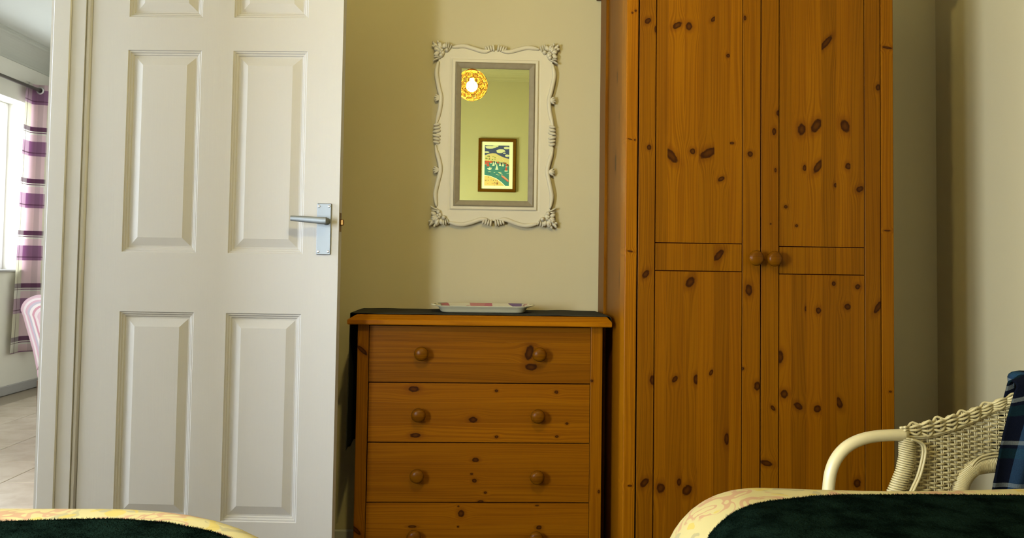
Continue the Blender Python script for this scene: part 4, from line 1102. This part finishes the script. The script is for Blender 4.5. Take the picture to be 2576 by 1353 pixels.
# ------------------------------------------------------------------ living room furnishings
rd = thing('curtain_rod', (FXL+0.075, 6.0, 2.270), 'dark metal curtain rod above the bright living room window', 'curtain rod')
bm = bmesh.new(); tube(bm, [(FXL+0.075, 4.7, 2.270), (FXL+0.075, 6.635, 2.270)], 0.0125, 14); obj('rod', bm, DARKM, rd, smooth=True)
for y in (4.80, 6.625):
    bm = bmesh.new(); tube(bm, [(FXL, y, 2.270), (FXL+0.075, y, 2.270)], 0.008, 10); box(bm, FXL, FXL+0.008, y-0.02, y+0.02, 2.235, 2.305, 0.002); obj('bracket', bm, DARKM, rd)
bm = bmesh.new(); lathe(bm, [(0, 0), (0.016, 0), (0.018, 0.012), (0.013, 0.02), (0, 0.022)], (FXL+0.075, 6.635, 2.270), (0, 1, 0), 14); obj('finial', bm, DARKM, rd, smooth=True)
def plaid():
    t = NT('purple_plaid_cotton'); u = t.sep(t.uv()); x, y = u[0], u[1]
    fy = t.math('FRACT', t.math('MULTIPLY_ADD', y, -2.015/0.393, (1.99-0.30)/0.393 + 10.0))
    pu, pk, wh, dk = (0.42, 0.23, 0.37), (0.84, 0.68, 0.71), (0.85, 0.83, 0.76), (0.24, 0.11, 0.19)
    cp_ = t.ramp(fy, [(0, dk), (0.085, wh), (0.105, dk), (0.12, wh), (0.15, pk), (0.28, pu), (0.49, dk), (0.51, pu), (0.56, pk)], 'CONSTANT')
    cw_ = t.ramp(fy, [(0, (0.42, 0.36, 0.36)), (0.085, wh), (0.105, (0.45, 0.40, 0.36)), (0.12, wh), (0.28, (0.60, 0.46, 0.52)), (0.49, (0.30, 0.2, 0.24)), (0.51, (0.60, 0.46, 0.52)), (0.56, (0.78, 0.75, 0.62))], 'CONSTANT')
    fx = t.math('FRACT', t.math('DIVIDE', x, 0.235))
    col_ = t.ramp(fx, [(0, (0, 0, 0)), (0.46, (1, 1, 1)), (0.96, (0, 0, 0))], 'CONSTANT')
    line_ = t.ramp(fx, [(0, (1, 1, 1)), (0.16, (0.35, 0.28, 0.30)), (0.185, (1, 1, 1)), (0.70, (0.85, 0.85, 0.85)), (0.86, (1, 1, 1))], 'CONSTANT')
    c = t.mix(col_, cw_, cp_); c = t.mix(1.0, c, line_, 'MULTIPLY')
    t.base(c, 0.9, spec=0.1)
    tl_ = t.n('ShaderNodeBsdfTranslucent'); t.link(c, tl_.inputs[0]); mx = t.n('ShaderNodeMixShader'); mx.inputs[0].default_value = 0.55
    t.link(t.b.outputs[0], mx.inputs[1]); t.link(tl_.outputs[0], mx.inputs[2]); t.link(mx.outputs[0], t.out.inputs[0]); return t.m
cu = thing('curtain', (FXL+0.075, 6.40, 2.27), 'purple and cream plaid eyelet curtain gathered beside the living room window', 'curtain')
bm = bmesh.new(); cz0, cz1 = 0.30, 2.315
cpath = smoothpts([Vector((x, y, 0)) for x, y in ((-3.358, 6.268), (-3.368, 6.32), (-3.378, 6.375), (-3.368, 6.402), (-3.335, 6.412), (-3.30, 6.420), (-3.275, 6.445), (-3.287, 6.470), (-3.335, 6.485), (-3.380, 6.50), (-3.394, 6.525), (-3.380, 6.550), (-3.335, 6.565), (-3.285, 6.58), (-3.275, 6.61), (-3.29, 6.64))], 5)
ccum = [0.0]
for a_, b_ in zip(cpath, cpath[1:]): ccum.append(ccum[-1] + (b_-a_).length)
bm = bmesh.new(); V = []
for i, p in enumerate(cpath):
    row = []
    for j in range(25):
        v = j/24; k = 1-v
        row.append(bm.verts.new((p.x - 0.010*k*(1 if p.x > -3.385 else 0) + 0.004*math.sin(5*v+i*0.3), p.y - 0.075*k*max(0.0, 1-i/25) + 0.006*math.sin(4*v+1)*k, cz0 + (cz1-cz0)*v)))
    V.append(row)
for i in range(len(V)-1):
    for j in range(24): bm.faces.new((V[i][j], V[i+1][j], V[i+1][j+1], V[i][j+1]))
uvl = bm.loops.layers.uv.verify(); pos = {vv: (ccum[i], j/24) for i, row in enumerate(V) for j, vv in enumerate(row)}
for f in bm.faces:
    for lp_ in f.loops: lp_[uvl].uv = pos[lp_.vert]
cl = obj('cloth', bm, plaid(), cu, smooth=True); sd2 = cl.modifiers.new('thickness', 'SOLIDIFY'); sd2.thickness = 0.002
EYE = plain('bright_eyelet_metal', (0.62, 0.62, 0.60), 0.35, 0.6)
for y in (6.408, 6.481, 6.561):
    bm = bmesh.new(); tube(bm, [(FXL+0.075 + 0.0225*math.cos(2*PI*q/20), y, 2.270 + 0.0225*math.sin(2*PI*q/20)) for q in range(20)], 0.0065, 8, closed=True, up=Vector((0, 1, 0)))
    obj('eyelet', bm, EYE, cu, smooth=True)

# striped upholstered chair glimpsed past the door frame
KX, KY = -2.130, 4.42
sc2 = thing('striped_chair', (KX, KY, 0), 'pink and lilac striped upholstered chair seen past the door frame', 'chair')
def stripes():
    t = NT('pink_striped_fabric'); u = t.sep(t.uv())
    c = t.ramp(t.math('FRACT', t.math('MULTIPLY', u[0], 2.2)), [(0, (0.66, 0.46, 0.54)), (0.22, (0.74, 0.66, 0.70)), (0.34, (0.62, 0.40, 0.50)), (0.46, (0.50, 0.46, 0.56)), (0.58, (0.76, 0.70, 0.72)), (0.72, (0.58, 0.30, 0.38)), (0.84, (0.74, 0.64, 0.68))], 'CONSTANT')
    t.base(c, 0.9, spec=0.1); t.bump(t.noise(t.obj(), 300.0), 0.2, 0.001); return t.m
STR = stripes()
bm = bmesh.new(); uvl = bm.loops.layers.uv.verify()
hw, zb, zt = 0.215, 0.42, 0.815
def outline(k, n=14):
    # broad rounded top, sides drawing in towards the seat
    rc = 0.085; pts = [(-hw*0.56, zb), (-hw*0.68, zb+0.11), (-hw*0.84, zt-0.18), (-hw*0.95, zt-0.105)]
    for i in range(n+1):
        a_ = PI - PI/2*i/n; pts.append((-hw+rc+rc*math.cos(a_), zt-rc*0.9+rc*0.9*math.sin(a_) - 0.004))
    pts.append((0.0, zt+0.004))
    full = pts + [(-x, z) for x, z in pts[::-1][1:]]
    cx_, cz_ = 0.0, zt-0.16
    return [(cx_ + (x-cx_)*k, cz_ + (z-cz_)*k) for x, z in full]
ks = [1.0, 0.97, 0.86, 0.72, 0.56, 0.40, 0.22]
for face in (-1, 1):
    rows = []
    for k in ks:
        bul = 0.030 + 0.022*math.sqrt(max(0, 1-k*k)) if k < 1 else 0.0
        rows.append([bm.verts.new((KX+x, KY+face*bul, z)) for x, z in outline(k)])
    for r_i, (A, C) in enumerate(zip(rows, rows[1:])):
        for q in range(len(A)-1):
            f = bm.faces.new((A[q], A[q+1], C[q+1], C[q]))
            for lp_ in f.loops: lp_[uvl].uv = ((1-ks[r_i]) if lp_.vert in A else (1-ks[r_i+1]), 0)
    f = bm.faces.new(rows[-1])
    for lp_ in f.loops: lp_[uvl].uv = (1-ks[-1], 0)
bmesh.ops.remove_doubles(bm, verts=bm.verts, dist=1e-4)
obj('backrest', bm, STR, sc2, smooth=True)
bm = bmesh.new(); box(bm, KX-0.17, KX+0.17, KY+0.05, KY+0.43, 0.36, 0.46, 0.03, 3)
obj('seat', bm, STR, sc2)
for sx in (-0.14, 0.14):
    for sy in (0.06, 0.38):
        bm = bmesh.new(); lathe(bm, [(0, 0), (0.013, 0), (0.02, 0.36), (0, 0.36)], (KX+sx, KY+sy, 0.002), (0, 0, 1), 10); obj('leg', bm, plain('dark_chair_leg', (0.10, 0.05, 0.03), 0.4), sc2)
